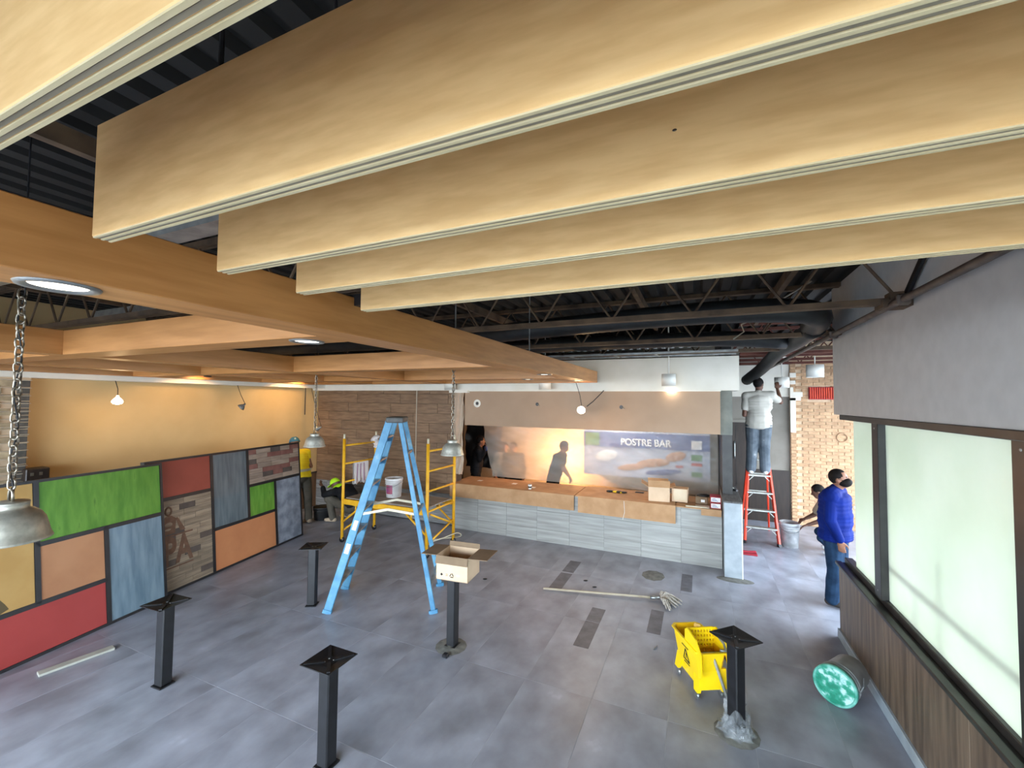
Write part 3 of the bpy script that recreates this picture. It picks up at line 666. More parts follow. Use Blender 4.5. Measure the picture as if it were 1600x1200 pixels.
ms = tag(MB().lathe([(0, 0.006), (0.12, 0.005), (0.19, 0.001), (0.2, 0)], 18, M.Translation((0.45, 6.83, 0.0015)) @ M.Diagonal((1.2, 0.55, 1, 1))).build('mortar_splash', 'mortar_splash'), 'wet mortar smear on floor around counter end wall', 'mortar')
ms = tag(MB().lathe([(0, 0.004), (0.1, 0.003), (0.16, 0.0)], 9, M.Translation((-0.62, 6.5, 0.0015)) @ M.Diagonal((1.0, 1.2, 1, 1))).build('mortar_splash', 'mortar_splash'), 'grey brown puddle stain on floor before the counter', 'stain')
# cardboard laid over the top
c1 = thing('cardboard_sheet', 'long cardboard strip folded over the left half of the counter', 'cardboard', (-3.3, 7.5, 0.87))
MB().box((-4.48, 7.165, 0.872), (-1.98, 8.0, 0.878)).build('top_face', 'cardboard', c1); MB().box((-4.48, 7.16, 0.62), (-1.98, 7.166, 0.878)).build('front_flap', 'cardboard', c1)
for x in (-4.1, -3.35, -2.9): MB().box((x, 7.5 + 0.1 * math.sin(x * 9), 0.879), (x + 0.09, 7.6 + 0.1 * math.sin(x * 9), 0.881)).build('tape_piece', 'white_print', c1)
c2 = thing('cardboard_sheet', 'big flattened carton draped over the counter middle', 'cardboard', (-1.1, 7.5, 0.88))
MB().box((-1.95, 7.13, 0.88), (-0.36, 8.02, 0.888)).build('top_face', 'cardboard', c2); MB().box((-1.9, 7.12, 0.61), (-0.345, 7.128, 0.89)).build('front_flap', 'cardboard', c2)
MB().tube([(-1.13, 7.115, 0.88), (-1.12, 7.112, 0.7), (-1.15, 7.112, 0.58)], 0.003, 5).build('string', 'white_print', c2)
c3 = thing('cardboard_sheet', 'narrow cardboard offcut beside the counter end wall', 'cardboard', (0, 7.4, 0.87))
MB().box((-0.34, 7.16, 0.872), (0.3, 7.7, 0.88)).build('top_face', 'cardboard', c3); MB().box((0.02, 7.155, 0.78), (0.3, 7.162, 0.88)).build('front_flap', 'cardboard', c3)
def open_box(name, label, x0, y0, z0, w, d, h, m, mi, flaps, rz=0.0, parent=None):
    t = thing(name, label, 'box', (x0, y0, z0), 0); T = M.Translation((x0, y0, z0)) @ M.Rotation(rz, 4, 'Z'); th = 0.006
    o = MB()
    for a, b in (((-w / 2, -d / 2, 0), (w / 2, -d / 2 + th, h)), ((-w / 2, d / 2 - th, 0), (w / 2, d / 2, h)), ((-w / 2, -d / 2, 0), (-w / 2 + th, d / 2, h)), ((w / 2 - th, -d / 2, 0), (w / 2, d / 2, h)), ((-w / 2, -d / 2, 0), (w / 2, d / 2, th))):
        o.box(a, b, 0, T)
    o.build('body', m, t)
    for side, ang, ln in flaps:
        f = MB()
        if side in 'fb':
            s_ = -1 if side == 'f' else 1
            R = T @ M.Translation((0, s_ * d / 2, h)) @ M.Rotation(-s_ * math.radians(ang), 4, 'X'); f.box((-w / 2, -0.003, 0), (w / 2, 0.003, ln), 0, R)
        else:
            s_ = -1 if side == 'l' else 1
            R = T @ M.Translation((s_ * w / 2, 0, h)) @ M.Rotation(s_ * math.radians(ang), 4, 'Y'); f.box((-0.003, -d / 2, 0), (0.003, d / 2, ln), 0, R)
        f.build('flap', mi, t)
    return t, T
b1_, T1 = open_box('cardboard_box', 'open cardboard box with raised flaps on the counter', -0.62, 7.45, 0.889, 0.33, 0.32, 0.23, 'box_kraft', 'cardboard', [('f', 25, 0.13), ('b', 50, 0.12), ('l', 60, 0.12), ('r', 70, 0.1)], 0.12)
b2_, T2 = open_box('cardboard_box', 'smaller carton wrapped in shiny tape on the counter', -0.29, 7.52, 0.889, 0.24, 0.22, 0.21, 'box_kraft', 'cardboard', [('f', -85, 0.1), ('b', -85, 0.1)], -0.05)
MB().box((-0.09, -0.113, 0.03), (0.1, -0.111, 0.2), 0, T2).build('tape_wrap', 'tape', b2_)
for lab, z, y in (('lower dark red carton with white label by the end wall', 0.882, 7.32), ('upper dark red carton with white label by the end wall', 0.972, 7.33)):
    t = thing('red_carton', lab, 'box', (0.24, y, z)); MB().box((0.15, y - 0.1, z), (0.3, y + 0.12, z + 0.088), 0.004).build('body', 'red_card', t)
    MB().box((0.16, y - 0.103, z + 0.012), (0.29, y - 0.1, z + 0.076)).build('label_sticker', 'white_print', t)
    for k in range(3): MB().box((0.175, y - 0.1045, z + 0.024 + k * 0.016), (0.26 - 0.02 * k, y - 0.103, z + 0.03 + k * 0.016)).build('print_line', 'pail_print' if k == 2 else 'board_blue', t)
t = thing('tool_case', 'small brown carton with white sticker and black bag on counter', 'case', (0.03, 7.5, 0.882)); MB().box((-0.06, 7.42, 0.882), (0.12, 7.58, 1.0), 0.012).build('body', 'cardboard_in', t); MB().box((0.02, 7.416, 0.92), (0.075, 7.42, 0.96)).build('sticker', 'white_print', t)
MB().ell((0.05, 7.52, 1.01), ((0.1, 0, 0), (0, 0.07, 0), (0.02, 0, 0.03)), 12, 8).build('black_bag', 'black_plastic', t, True)
tag(MB().box((-0.06, 7.2, 0.881), (0.14, 7.36, 0.887), 0.002).build('paper_sheet', 'white_print'), 'crumpled paper sheet in front of the tool case', 'paper')
tag(MB().box((-0.2, 7.18, 0.881), (0.12, 7.21, 0.9), 0.003).build('wood_strip', 'spreader'), 'pale wood strip on the counter edge by the red cartons', 'wood strip')
g = thing('work_gloves', 'pair of yellow and black work gloves on flattened carton', 'gloves', (-1.38, 7.68, 0.889))
for k, (dx, m) in enumerate(((-0.09, 'black_plastic'), (0.02, 'mop_yellow'), (0.07, 'black_plastic'))):
    o = MB().ell((-1.38 + dx, 7.68, 0.905), ((0.06, 0.01, 0), (0, 0.045, 0), (0, 0, 0.018)), 12, 8)
    for f in range(4): o.cap((-1.36 + dx + 0.04, 7.66 + f * 0.016, 0.905), (-1.28 + dx + 0.01 * f, 7.65 + f * 0.022, 0.9), 0.011, 0.009, 8)
    o.build('glove', m, g, True)
t = thing('mobile_phone', 'dark phone lying on the flattened carton', 'phone', (-0.98, 7.85, 0.889)); MB().box((-1.05, 7.82, 0.889), (-0.9, 7.9, 0.898), 0.004).build('body', 'black_plastic', t); MB().box((-1.04, 7.826, 0.898), (-0.91, 7.894, 0.899)).build('screen', 'kitchen_dark', t)
tag(MB().bar((0.34, 7.95, 1.09), (0.52, 7.98, 1.09), 0.06, 0.012).build('wood_offcut', 'lath'), 'pale offcut lying on the counter end wall', 'offcut')
tag(MB().bar((0.4, 7.85, 1.095), (0.55, 7.72, 1.095), 0.05, 0.02).build('putty_knife', 'black_metal'), 'dark scraper lying on the counter end wall', 'scraper')
cpx = thing('paper_cup', 'tiny white cup standing on the cardboard strip', 'cup', (-2.85, 7.3, 0.879)); MB().lathe([(0.0, 0.0), (0.027, 0), (0.036, 0.085), (0.034, 0.085), (0.026, 0.004)], 16, M.Translation((-2.85, 7.3, 0.879))).build('body', 'white_print', cpx, True); MB().lathe([(0.0315, 0.03), (0.034, 0.055)], 16, M.Translation((-2.85, 7.3, 0.879))).build('sleeve', 'work_black', cpx, True)

# ------------------------------------------------------------------ plastic sheet, drape, menu board
def sheet(name, x0, x1, z0, z1, y, m, amp, nx, nz, cut=None):
    vs = []; fs = []
    for j in range(nz + 1):
        for i in range(nx + 1):
            u = i / nx; v = j / nz; xa = x0 + (cut * v if cut else 0); x = xa + (x1 - xa) * u; z = z0 + (z1 - z0) * v
            w = amp * (math.sin(7 * u + 9 * v + 2 * math.sin(5 * v)) + 0.6 * math.sin(23 * u - 14 * v + 1.3) + 0.35 * math.sin(41 * u + 30 * v) + 0.7 * abs(math.sin(9 * u - 6 * v)) ** 6 * 2 + 1.2 * abs(math.sin(6 * u + 5 * v + 1)) ** 14)
            vs.append((x, y + w, z))
    for j in range(nz):
        for i in range(nx): a = j * (nx + 1) + i; fs.append((a, a + 1, a + nx + 2, a + nx + 1))
    return MB().add(vs, fs).build(name, m, None, True)
tag(sheet('plastic_sheet', -4.05, 0.3, 0.882, 2.2, 8.14, 'plastic_sheet', 0.024, 130, 50, -0.28), 'wrinkled translucent plastic sheet hung across the serving opening', 'plastic sheet')
dp = tag(sheet('drape', -4.46, -4.24, 1.05, 2.67, 7.22, 'drape', 0.025, 16, 30), 'beige plastic drape hanging beside the serving opening', 'drape')
struct(MB().box((-4.52, 7.14, 2.645), (-4.1, 7.3, 2.69)).build('trim_8', 'white_paint'))
tag(sheet('black_plastic_bag', -5.2, -4.25, 0.9, 2.1, 9.0, 'black_plastic', 0.03, 14, 20), 'black plastic bag in the gap of the plastic sheet, lowered to darken the kitchen', 'bag')  # bag extended downwards to darken the kitchen behind the gap
bd = thing('menu_board', 'blue dessert menu board behind the plastic sheet', 'menu board', (-1.1, 9.5, 1.0))
MB().box((-2.4, 9.52, 0.88), (0.2, 9.56, 1.86)).build('panel', 'board_pale', bd); MB().box((-2.4, 9.505, 1.5), (0.2, 9.52, 1.82)).build('header_band', 'board_blue', bd)
MB().box((-2.36, 9.495, 1.52), (-2.05, 9.507, 1.8), 0.003).build('green_card', 'board_green', bd)
T = M.Translation((-0.998, 8.94, 1.671)) @ M.Rotation(PI / 2, 4, 'X'); text('lettering', 'POSTRE BAR', 0.19, T @ M.Diagonal((0.92, 1, 1, 1)), 'white_print', bd, 0.004)
for k, (x, z, w, h, m) in enumerate(((-0.9, 1.2, 0.34, 0.09, 'board_food'), (-1.35, 1.08, 0.3, 0.07, 'board_food'), (-0.45, 1.36, 0.2, 0.1, 'board_food'), (-0.7, 1.02, 0.36, 0.06, 'board_blue'), (-1.9, 1.3, 0.25, 0.12, 'white_print'))):
    MB().ell((x, 9.515, z), ((w, 0, 0.04), (0, 0.012, 0), (0, 0, h)), 18, 8).build('food_picture', m, bd)
for x, z, w, h, m in ((-0.05, 1.62, 0.2, 0.18, 'white_print'), (-0.05, 1.36, 0.2, 0.12, 'board_green'), (-0.05, 1.22, 0.2, 0.06, 'board_red'), (-0.05, 1.02, 0.2, 0.1, 'board_green'), (-0.38, 1.16, 0.14, 0.05, 'board_red')):
    MB().box((x - w / 2, 9.497, z - h / 2), (x + w / 2, 9.506, z + h / 2)).build('price_card', m, bd)
bd.location = (-1.036, 8.95, 1.087); bd.scale = (0.942, 1, 0.942)
MB().box((-2.28, 9.02, 0.95), (0.17, 9.58, 1.88)).build('glow_block', 'board_pale', bd)  # added box that keeps the warm glow left of the board
t = thing('work_light', 'warm work light hidden low behind the counter', 'work light', (-2.75, 8.95, 0.0)); MB().box((-2.83, 8.98, 0.5), (-2.67, 9.04, 0.62), 0.01).build('head', 'scaf_yellow', t); MB().box((-2.82, 9.041, 0.51), (-2.68, 9.045, 0.61)).build('lens', 'bulb_soft', t)
for s_ in (-1, 1): MB().tube([(-2.75, 9.01, 0.5), (-2.75 + s_ * 0.15, 9.01, 0.0)], 0.012, 6).build('leg', 'black_metal', t)
lamp_light('work_light_lamp', (-2.75, 9.1, 1.2), 70, (1.0, 0.45, 0.16), 0.06, t)

t = thing('kitchen_fill', 'added unseen ceiling light panel brightening the menu board behind the plastic', 'ceiling light', (-1.6, 8.6, 2.72))  # fill light added to brighten the menu board, no such fixture visible
MB().box((-2.2, 8.45, 2.70), (-1.0, 8.75, 2.75), 0.005).build('housing', 'white_paint', t); MB().box((-2.15, 8.48, 2.695), (-1.05, 8.72, 2.70)).build('diffuser', 'bulb_soft', t)
kl = bpy.data.lights.new('kitchen_fill_lamp', 'AREA'); kl.shape = 'RECTANGLE'; kl.size = 1.1; kl.size_y = 0.24; kl.energy = 10; kl.color = (0.92, 0.96, 1.0); ko = bpy.data.objects.new('kitchen_fill_lamp', kl); COL.objects.link(ko); ko.location = (-1.6, 8.6, 2.68); put(ko, t)
# ------------------------------------------------------------------ decor panels
def decor(name, label, p0, dirv, lean, length, height, inserts, extra=None):
    d = V((dirv[0], dirv[1], 0)).normalized(); nrm = V((-d.y, d.x, 0)); 
    if nrm.x < 0: nrm = -nrm                       # faces the room (+x)
    up = (V((0, 0, 1)) - nrm * lean).normalized(); out = d.cross(up)
    if out.x < 0: out = -out
    T = M(((d.x, out.x, up.x, p0[0]), (d.y, out.y, up.y, p0[1]), (d.z, out.z, up.z, p0[2]), (0, 0, 0, 1)))
    t = thing(name, label, 'panel', p0)
    MB().box((0, -0.05, 0.0), (length, -0.012, height), 0, T).build('backing', 'panel_black', t)
    e = 0.028
    fr = MB()
    for a, b in (((0, -0.012, 0), (length, 0.012, e)), ((0, -0.012, height - e), (length, 0.012, height)), ((0, -0.012, e), (e, 0.012, height - e)), ((length - e, -0.012, e), (length, 0.012, height - e))): fr.box(a, b, 0, T)
    fr.build('frame', 'panel_black', t)
    for (u0, u1, w0, w1, m, nm) in inserts:
        g = 0.022
        a, b, c, dd = u0 + (e if u0 < 0.01 else g), u1 - (e if u1 > length - 0.01 else g), w0 + (e if w0 < 0.01 else g), w1 - (e if w1 > height - 0.01 else g)
        ins = MB().box((a, -0.012, c), (b, 0.003, dd), 0.002, T).build('insert', 'in_wood_dark' if m in ('W', 'B') else m, t); ins['label'] = nm
        if u1 < length - 0.01: MB().box((u1 - g, -0.012, max(w0, e)), (u1 + g, 0.010, min(w1 + g, height - e)), 0, T).build('muntin', 'panel_black', t)
        if w1 < height - 0.01: MB().box((max(u0, e), -0.012, w1 - g), (min(u1, length - e), 0.010, w1 + g), 0, T).build('muntin', 'panel_black', t)
        if m in ('W', 'B'):
            rows = int((dd - c) / 0.075); rh = (dd - c) / rows
            for r in range(rows):
                x = a; first = True
                while x < b - 0.01:
                    L_ = random.choice((0.22, 0.3, 0.4)) * (0.6 if first and r % 2 else 1); x2 = min(x + L_, b); first = False
                    if b - x2 < 0.06: x2 = b
                    mm = ('in_wood' if m == 'W' else 'in_brickwood')
                    q = random.random()
                    if x2 - x < 0.26 and q < 0.22: mm = 'in_wood_dark'
                    elif m == 'B' and q > 0.72: mm = 'in_brickwood_red'
                    MB().box((x + 0.002, 0.003, c + r * rh + 0.002), (x2 - 0.002, 0.007, c + (r + 1) * rh - 0.002), 0, T).build('slat', mm, ins)
                    x = x2
    MB().box((0.3, -0.9, 0.0), (0.36, -0.86, 0.04), 0, T)
    if extra: extra(t, T)
    # timber prop behind
    for u in (0.35, length - 0.35):
        a = T @ V((u, -0.05, height * 0.8)); b = V((a.x, a.y, 0)) - V((out.x, out.y, 0)).normalized() * 0.5; b.z = 0.02
        MB().bar(a, b, 0.05, 0.04).build('prop', 'lath', t)
    return t
dB = (0.197, -0.98)
def stencil(t, T):
    z = 0.0085; o = MB()
    def blob(u, w, ru, rw): o.ell(T @ V((u, z, w)), ((T.to_3x3() @ V((ru, 0, 0))), (T.to_3x3() @ V((0, 0.0015, 0))), (T.to_3x3() @ V((0, 0, rw)))), 14, 6)
    o2 = MB()
    for w in (0.70, 0.30): MB().box((2.1, z - 0.001, w), (2.62, z + 0.001, w + 0.02), 0, T).build('stencil_bar', 'stencil', t)
    rg_ = MB().tube([T @ V((2.42 + 0.038 * math.cos(a_), z, 1.03 + 0.05 * math.sin(a_))) for a_ in [2 * PI * k / 16 for k in range(17)]], 0.012, 5); rg_.build('stencil_head', 'stencil', t)
    for nm, pg in (('stencil_torso', [(2.5, z, 0.74), (2.52, z, 0.93), (2.45, z, 0.97), (2.38, z, 0.97), (2.32, z, 0.92), (2.34, z, 0.74)]), ('stencil_arm', [(2.33, z, 0.93), (2.3, z, 0.93), (2.2, z, 0.75), (2.27, z, 0.75)]), ('stencil_arm', [(2.52, z, 0.93), (2.55, z, 0.93), (2.62, z, 0.75), (2.56, z, 0.75)])):
        MB().prism(pg, (0, 0.001, 0), T).build(nm, 'stencil', t)
    for nm, u_, w_, ru, rw in (('stencil_cutout', 2.42, 0.86, 0.05, 0.03), ('stencil_cutout', 2.43, 0.8, 0.04, 0.015)):
        MB().ell(T @ V((u_, z + 0.001, w_)), ((T.to_3x3() @ V((ru, 0, 0))), (T.to_3x3() @ V((0, 0.0012, 0))), (T.to_3x3() @ V((0, 0, rw)))), 14, 6).build(nm, 'in_wood', t)
    L_ = T @ M.Translation((2.38, z, 0.5)) @ M.Rotation(PI / 2, 4, 'X') @ M.Rotation(PI, 4, 'Y')
    text('stencil_lettering', 'SPA', 0.34, L_ @ M.Diagonal((0.95, 1.4, 1, 1)), 'stencil', t, 0.001)
decor('decor_panel', 'rear leaning decor panel with red, slate, brick and concrete inserts', (-6.66, 5.636, 0.0), dB, 0.085, 2.70, 1.70,
      [(0, 0.615, 0, 1.11, 'in_concrete', 'grey concrete look insert'), (0.615, 1.79, 0, 0.61, 'in_orange', 'copper orange insert'), (0.615, 1.165, 0.61, 1.11, 'in_green', 'small green insert'),
       (0, 1.165, 1.11, 1.70, 'B', 'brick pattern wood insert'), (1.165, 1.79, 0.61, 1.70, 'in_dark_slate', 'dark slate insert'), (1.79, 2.70, 0, 1.19, 'W', 'weathered wood insert with brown stencil'), (1.79, 2.70, 1.19, 1.70, 'in_brick_red', 'brick red insert')], stencil)
def arc(t, T):
    pts = [(1.58 + 0.42 * math.cos(a), 0.004, 0.44 + 0.5 * math.sin(a)) for a in [2.3 - k * 0.12 for k in range(12)]]
    pts = [(2.0 + 0.62 * math.cos(PI - a), 0.004, 0.35 + 0.55 * math.sin(PI - a)) for a in [0.35 + k * 0.1 for k in range(14)]]
    o = MB(); n_ = len(pts)
    out = [(2.0 + 0.50 * math.cos(PI - a), 0.004, 0.35 + 0.42 * math.sin(PI - a)) for a in [0.35 + k * 0.1 for k in range(14)]]
    vs = [T @ V(p) for p in pts + out]; o.add(vs, [(k, k + 1, n_ + k + 1, n_ + k) for k in range(n_ - 1)]); o.build('arc_print', 'arc_print', t)
decor('decor_panel', 'front leaning decor panel with green, slate, tan and red inserts', (-6.05, 3.165, 0.0), dB, 0.11, 2.70, 1.68,
      [(0, 0.625, 0, 1.05, 'in_slate', 'blue slate insert'), (0, 1.21, 1.05, 1.68, 'in_green', 'wide green insert'), (0.625, 1.21, 0.49, 1.05, 'in_tan', 'tan insert'), (0.625, 2.1, 0, 0.49, 'in_red', 'wide red insert'), (1.21, 2.1, 0.49, 1.68, 'in_ochre', 'ochre insert with dark arc print'), (2.1, 2.70, 0, 1.68, 'in_slate', 'slate insert')], arc)

# ------------------------------------------------------------------ table pedestals
def pedestal(x, y, rz, label, h=0.70):
    t = thing('table_pedestal', label, 'pedestal', (x, y, 0), rz, 'table pedestals without tops')
    T = M.Translation((x, y, 0)) @ M.Rotation(rz, 4, 'Z')
    MB().box((-0.047, -0.047, 0.012), (0.047, 0.047, h - 0.012), 0.008, T).build('post', 'black_metal', t)
    MB().box((-0.062, -0.062, 0), (0.062, 0.062, 0.012), 0.003, T).build('foot_plate', 'black_metal', t)
    p = MB(); e = 0.13; s_ = 0.055
    vs = [(-e, -e, h), (e, -e, h), (e, e, h), (-e, e, h), (-s_, -s_, h - 0.022), (s_, -s_, h - 0.022), (s_, s_, h - 0.022), (-s_, s_, h - 0.022),
          (-e, -e, h + 0.006), (e, -e, h + 0.006), (e, e, h + 0.006), (-e, e, h + 0.006), (-s_, -s_, h - 0.008), (s_, -s_, h - 0.008), (s_, s_, h - 0.008), (-s_, s_, h - 0.008)]
    fs = [(0, 1, 5, 4), (1, 2, 6, 5), (2, 3, 7, 6), (3, 0, 4, 7), (4, 5, 6, 7), (9, 8, 12, 13), (10, 9, 13, 14), (11, 10, 14, 15), (8, 11, 15, 12), (15, 14, 13, 12), (1, 0, 8, 9), (2, 1, 9, 10), (3, 2, 10, 11), (0, 3, 11, 8)]
    p.add([T @ V(v) for v in vs], fs).build('top_plate', 'black_metal', t)
    rb = MB()
    for a in range(4):
        q = T @ M.Rotation(a * PI / 2 + PI / 4, 4, 'Z'); rb.bar(q @ V((0.03, 0, h - 0.006)), q @ V((0.16, 0, h + 0.006)), 0.022, 0.012)
    rb.build('rib', 'black_metal', t)
    hb = MB()
    for dx, dy in ((0.02, 0.02), (-0.02, 0.02), (0.02, -0.02), (-0.02, -0.02)): hb.ell(T @ V((dx, dy, h - 0.006)), ((0.006, 0, 0), (0, 0.006, 0), (0, 0, 0.003)), 8, 6)
    hb.build('bolt', 'dull_metal', t)
    return t
pedestal(-4.28, 2.235, 0.06, 'black table pedestal standing before the slate insert panel')
pedestal(-4.31, 3.81, 0.5, 'small far black table pedestal left of the blue ladder')
pedestal(-2.345, 2.23, 0.0, 'black table pedestal cut by the bottom picture edge')
pedestal(-2.318, 3.80, 0.0, 'black table pedestal carrying the open cardboard box')
pedestal(0.245, 3.735, PI / 4, 'black table pedestal turned diagonally beside the yellow mop bucket')
for (x, y, r), lab in zip(((-2.32, 3.78, 0.16), (0.245, 3.72, 0.16)), ('cement patch around the pedestal under the box', 'wet cement patch around the pedestal by the mop bucket')):
    tag(MB().lathe([(0, 0.012), (r * 0.5, 0.010), (r * 0.85, 0.004), (r, 0)], 13, M.Translation((x, y, 0.001))).build('cement_patch', 'mortar_splash'), lab, 'cement')
pb = thing('plastic_wrap', 'crumpled clear plastic wrap around the pedestal foot by mop bucket', 'plastic wrap', (0.245, 3.735, 0.01))
wv = MB()
for ring_ in range(3):
    vs = []; n_ = 26
    for j in range(5):
        for k in range(n_):
            a = 2 * PI * k / n_; hh = (0.19 - 0.05 * ring_) * j / 4 * (0.75 + 0.25 * math.sin(3 * a + ring_ * 2)); r = 0.07 + 0.012 * ring_ + 0.035 * (1 - j / 4) ** 2 + 0.014 * math.sin(9 * a + 2.3 * j + ring_) + 0.009 * math.sin(17 * a - 3 * j)
            vs.append((0.245 + r * math.cos(a), 3.735 + r * math.sin(a), 0.014 + hh))
    wv.add(vs, [(j * n_ + k, j * n_ + (k + 1) % n_, (j + 1) * n_ + (k + 1) % n_, (j + 1) * n_ + k) for j in range(4) for k in range(n_)])
wv.build('folds', 'clear_wrap', pb)
# cardboard box on a pedestal
bxk, TK = open_box('cardboard_box', 'open cardboard box standing on a table pedestal', -2.262, 3.80, 0.712, 0.345, 0.3, 0.235, 'box_kraft', 'cardboard_in', [('f', 165, 0.075), ('l', 92, 0.17), ('r', 88, 0.2), ('b', 8, 0.05)], 0.10)
T = TK @ M.Translation((0, -0.1515, 0.04)) @ M.Rotation(PI / 2, 4, 'X')
MB().prism([(-0.125, 0.012, 0), (-0.11, 0.0, 0), (-0.095, 0.012, 0), (-0.11, 0.03, 0)], (0, 0, 0.001), T).build('fragile_mark', 'ink', bxk)
rc = MB()
for k in range(3):
    a0 = k * 2 * PI / 3 + PI / 2; p = [V((0.02 * math.cos(a0 + s_), 0.012 + 0.02 * math.sin(a0 + s_), 0.0)) for s_ in (0.25, 1.8)]
    d = (p[1] - p[0]).normalized(); nn = V((-d.y, d.x, 0)) * 0.004; rc.prism([p[0] - nn, p[1] - nn * 1, p[1] + d * 0.008, p[1] + nn * 1, p[0] + nn], (0, 0, 0.001), T)
rc.build('recycle_mark', 'ink', bxk)
MB().box((0.05, 0.014, 0), (0.085, 0.026, 0.001), 0, T).build('white_mark', 'white_print', bxk)
for k in range(3): MB().box((-0.065, 0.004 + k * 0.009, 0), (-0.04, 0.007 + k * 0.009, 0.0008), 0, T).build('print_line', 'cardboard_in', bxk)
tag(MB().box((-2.3, 3.57, 0.001), (-2.24, 3.63, 0.035), 0.01).build('bracket_scrap', 'black_metal'), 'small dark metal scrap on floor before the box pedestal', 'scrap')

# ------------------------------------------------------------------ blue step ladder
ld = thing('step_ladder', 'paint spattered blue fibreglass step ladder beside the yellow scaffold', 'ladder', (-3.58, 4.3, 0))
ax = V((0.886, 0.463, 0)).normalized(); wx = V((-0.463, 0.886, 0)).normalized(); c0 = V((-3.52, 4.36, 0)); Ht = 2.28
F0 = V((-4.135, 4.02, 0)); R0 = V((-3.03, 4.59, 0))
def lrail(foot, top, m, w, d, nm): return MB().bar(foot, top, d, w, up=tuple(wx), bev=0.006).build(nm, m, ld)
tp = c0 + V((0, 0, Ht - 0.05))
fr_ = []
for s_ in (-1, 1):
    a = F0 + wx * (0.32 * s_); b = tp + wx * (0.16 * s_) - ax * 0.07; fr_.append((a, b)); lrail(a, b, 'blue_rail', 0.035, 0.09, 'front_rail')
rr_ = []
for s_ in (-1, 1):
    a = R0 + wx * (0.37 * s_); b = tp + wx * (0.15 * s_) + ax * 0.06; rr_.append((a, b)); lrail(a, b, 'blue_rail', 0.03, 0.055, 'rear_rail')
for k in range(1, 8):
    f = k * 0.29 / (Ht - 0.05); p = fr_[0][0].lerp(fr_[0][1], f); q = fr_[1][0].lerp(fr_[1][1], f)
    st_ = MB().bar(p, q, 0.085, 0.022).build('step', 'dull_metal', ld)
    MB().bar(p - V((0, 0, 0.045)) - ax * 0.035, q - V((0, 0, 0.045)) - ax * 0.035, 0.012, 0.07).build('step_lip', 'blue_step', st_)
for f in (0.12, 0.5, 0.82): MB().bar(rr_[0][0].lerp(rr_[0][1], f), rr_[1][0].lerp(rr_[1][1], f), 0.03, 0.03).build('rear_brace', 'dull_metal', ld)
for s_ in (0, 1):
    p = fr_[s_][0].lerp(fr_[s_][1], 0.5); q = rr_[s_][0].lerp(rr_[s_][1], 0.5); md = (p + q) / 2 + V((0, 0, 0.06))
    MB().bar(p, md, 0.012, 0.03).bar(md, q, 0.012, 0.03).build('spreader_bar', 'spreader', ld)
T = M.Translation(c0 + V((0, 0, Ht))) @ M.Rotation(math.atan2(ax.y, ax.x), 4, 'Z')
MB().box((-0.11, -0.19, -0.07), (0.1, 0.19, 0.0), 0.012, T).build('top_cap', 'ladder_cap', ld)
for a, b in fr_ + rr_: MB().bar(a + V((0, 0, 0.0)), a.lerp(b, 0.018), 0.1, 0.05, up=tuple(wx)).build('rubber_foot', 'blue_rail', ld)
for f, m in ((0.42, 'spreader'), (0.3, 'white_print')):
    p = fr_[0][0].lerp(fr_[0][1], f); q = fr_[0][0].lerp(fr_[0][1], f + 0.05); off = -wx * 0.019; MB().bar(p + off, q + off, 0.05, 0.002, up=tuple(wx)).build('sticker', m, ld)

# ------------------------------------------------------------------ yellow scaffold
sc = thing('rolling_scaffold', 'yellow rolling scaffold with dusty plank deck by the plank wall', 'scaffold', (-4.85, 6.05, 0))
XL, XR_, YF, YB = -5.72, -3.95, 5.65, 6.45
for x in (XL, XR_):
    for y in (YF, YB):
        lg = MB().tube([(x, y, 0.06), (x, y, 1.80)], 0.026, 10).build('post', 'scaf_yellow', sc, True)
        MB().tube([(x, y, 1.80), (x, y, 1.88)], 0.018, 8).build('post_pin', 'spreader', lg, True)
        MB().tube([(x, y, 0.05), (x, y, 0.2)], 0.02, 8).build('caster_stem', 'galv', lg, True)
        MB().lathe([(0, -0.018), (0.045, -0.018), (0.05, 0), (0.045, 0.018), (0, 0.018)], 16, M.Translation((x, y, 0.05)) @ M.Rotation(PI / 2, 4, 'X')).build('caster', 'black_metal', lg, True)
    for z in (0.72, 1.04, 1.36, 1.68): MB().tube([(x, YF, z), (x, YB, z)], 0.017, 8).build('rung', 'scaf_yellow', sc, True)
    MB().tube([(x, YF, 0.2), (x, YB, 0.42)], 0.016, 8).build('end_brace', 'scaf_yellow', sc, True); MB().tube([(x, YF + 0.1, 0.66), (x, YB, 0.34)], 0.016, 8).build('end_brace', 'scaf_yellow', sc, True)
for y in (YF, YB):
    MB().box((XL + 0.03, y - 0.02, 0.665), (XR_ - 0.03, y + 0.02, 0.755), 0.006).build('side_rail', 'scaf_yellow', sc)
    for x, s_ in ((XL, 1), (XR_, -1)):
        MB().tube([(x + s_ * 0.02, y, 0.36), (x + s_ * 0.42, y, 0.66)], 0.017, 8).build('knee_brace', 'scaf_yellow', sc, True); MB().tube([(x + s_ * 0.3, y, 0.57), (x + s_ * 0.3, y, 0.67)], 0.014, 8).build('knee_post', 'scaf_yellow', sc, True)
for k in range(3): MB().box((XL + 0.04, YF + 0.03 + k * 0.25, 0.755), (XR_ - 0.04, YF + 0.27 + k * 0.25, 0.775), 0.003).build('deck_board', 'scaf_deck', sc)
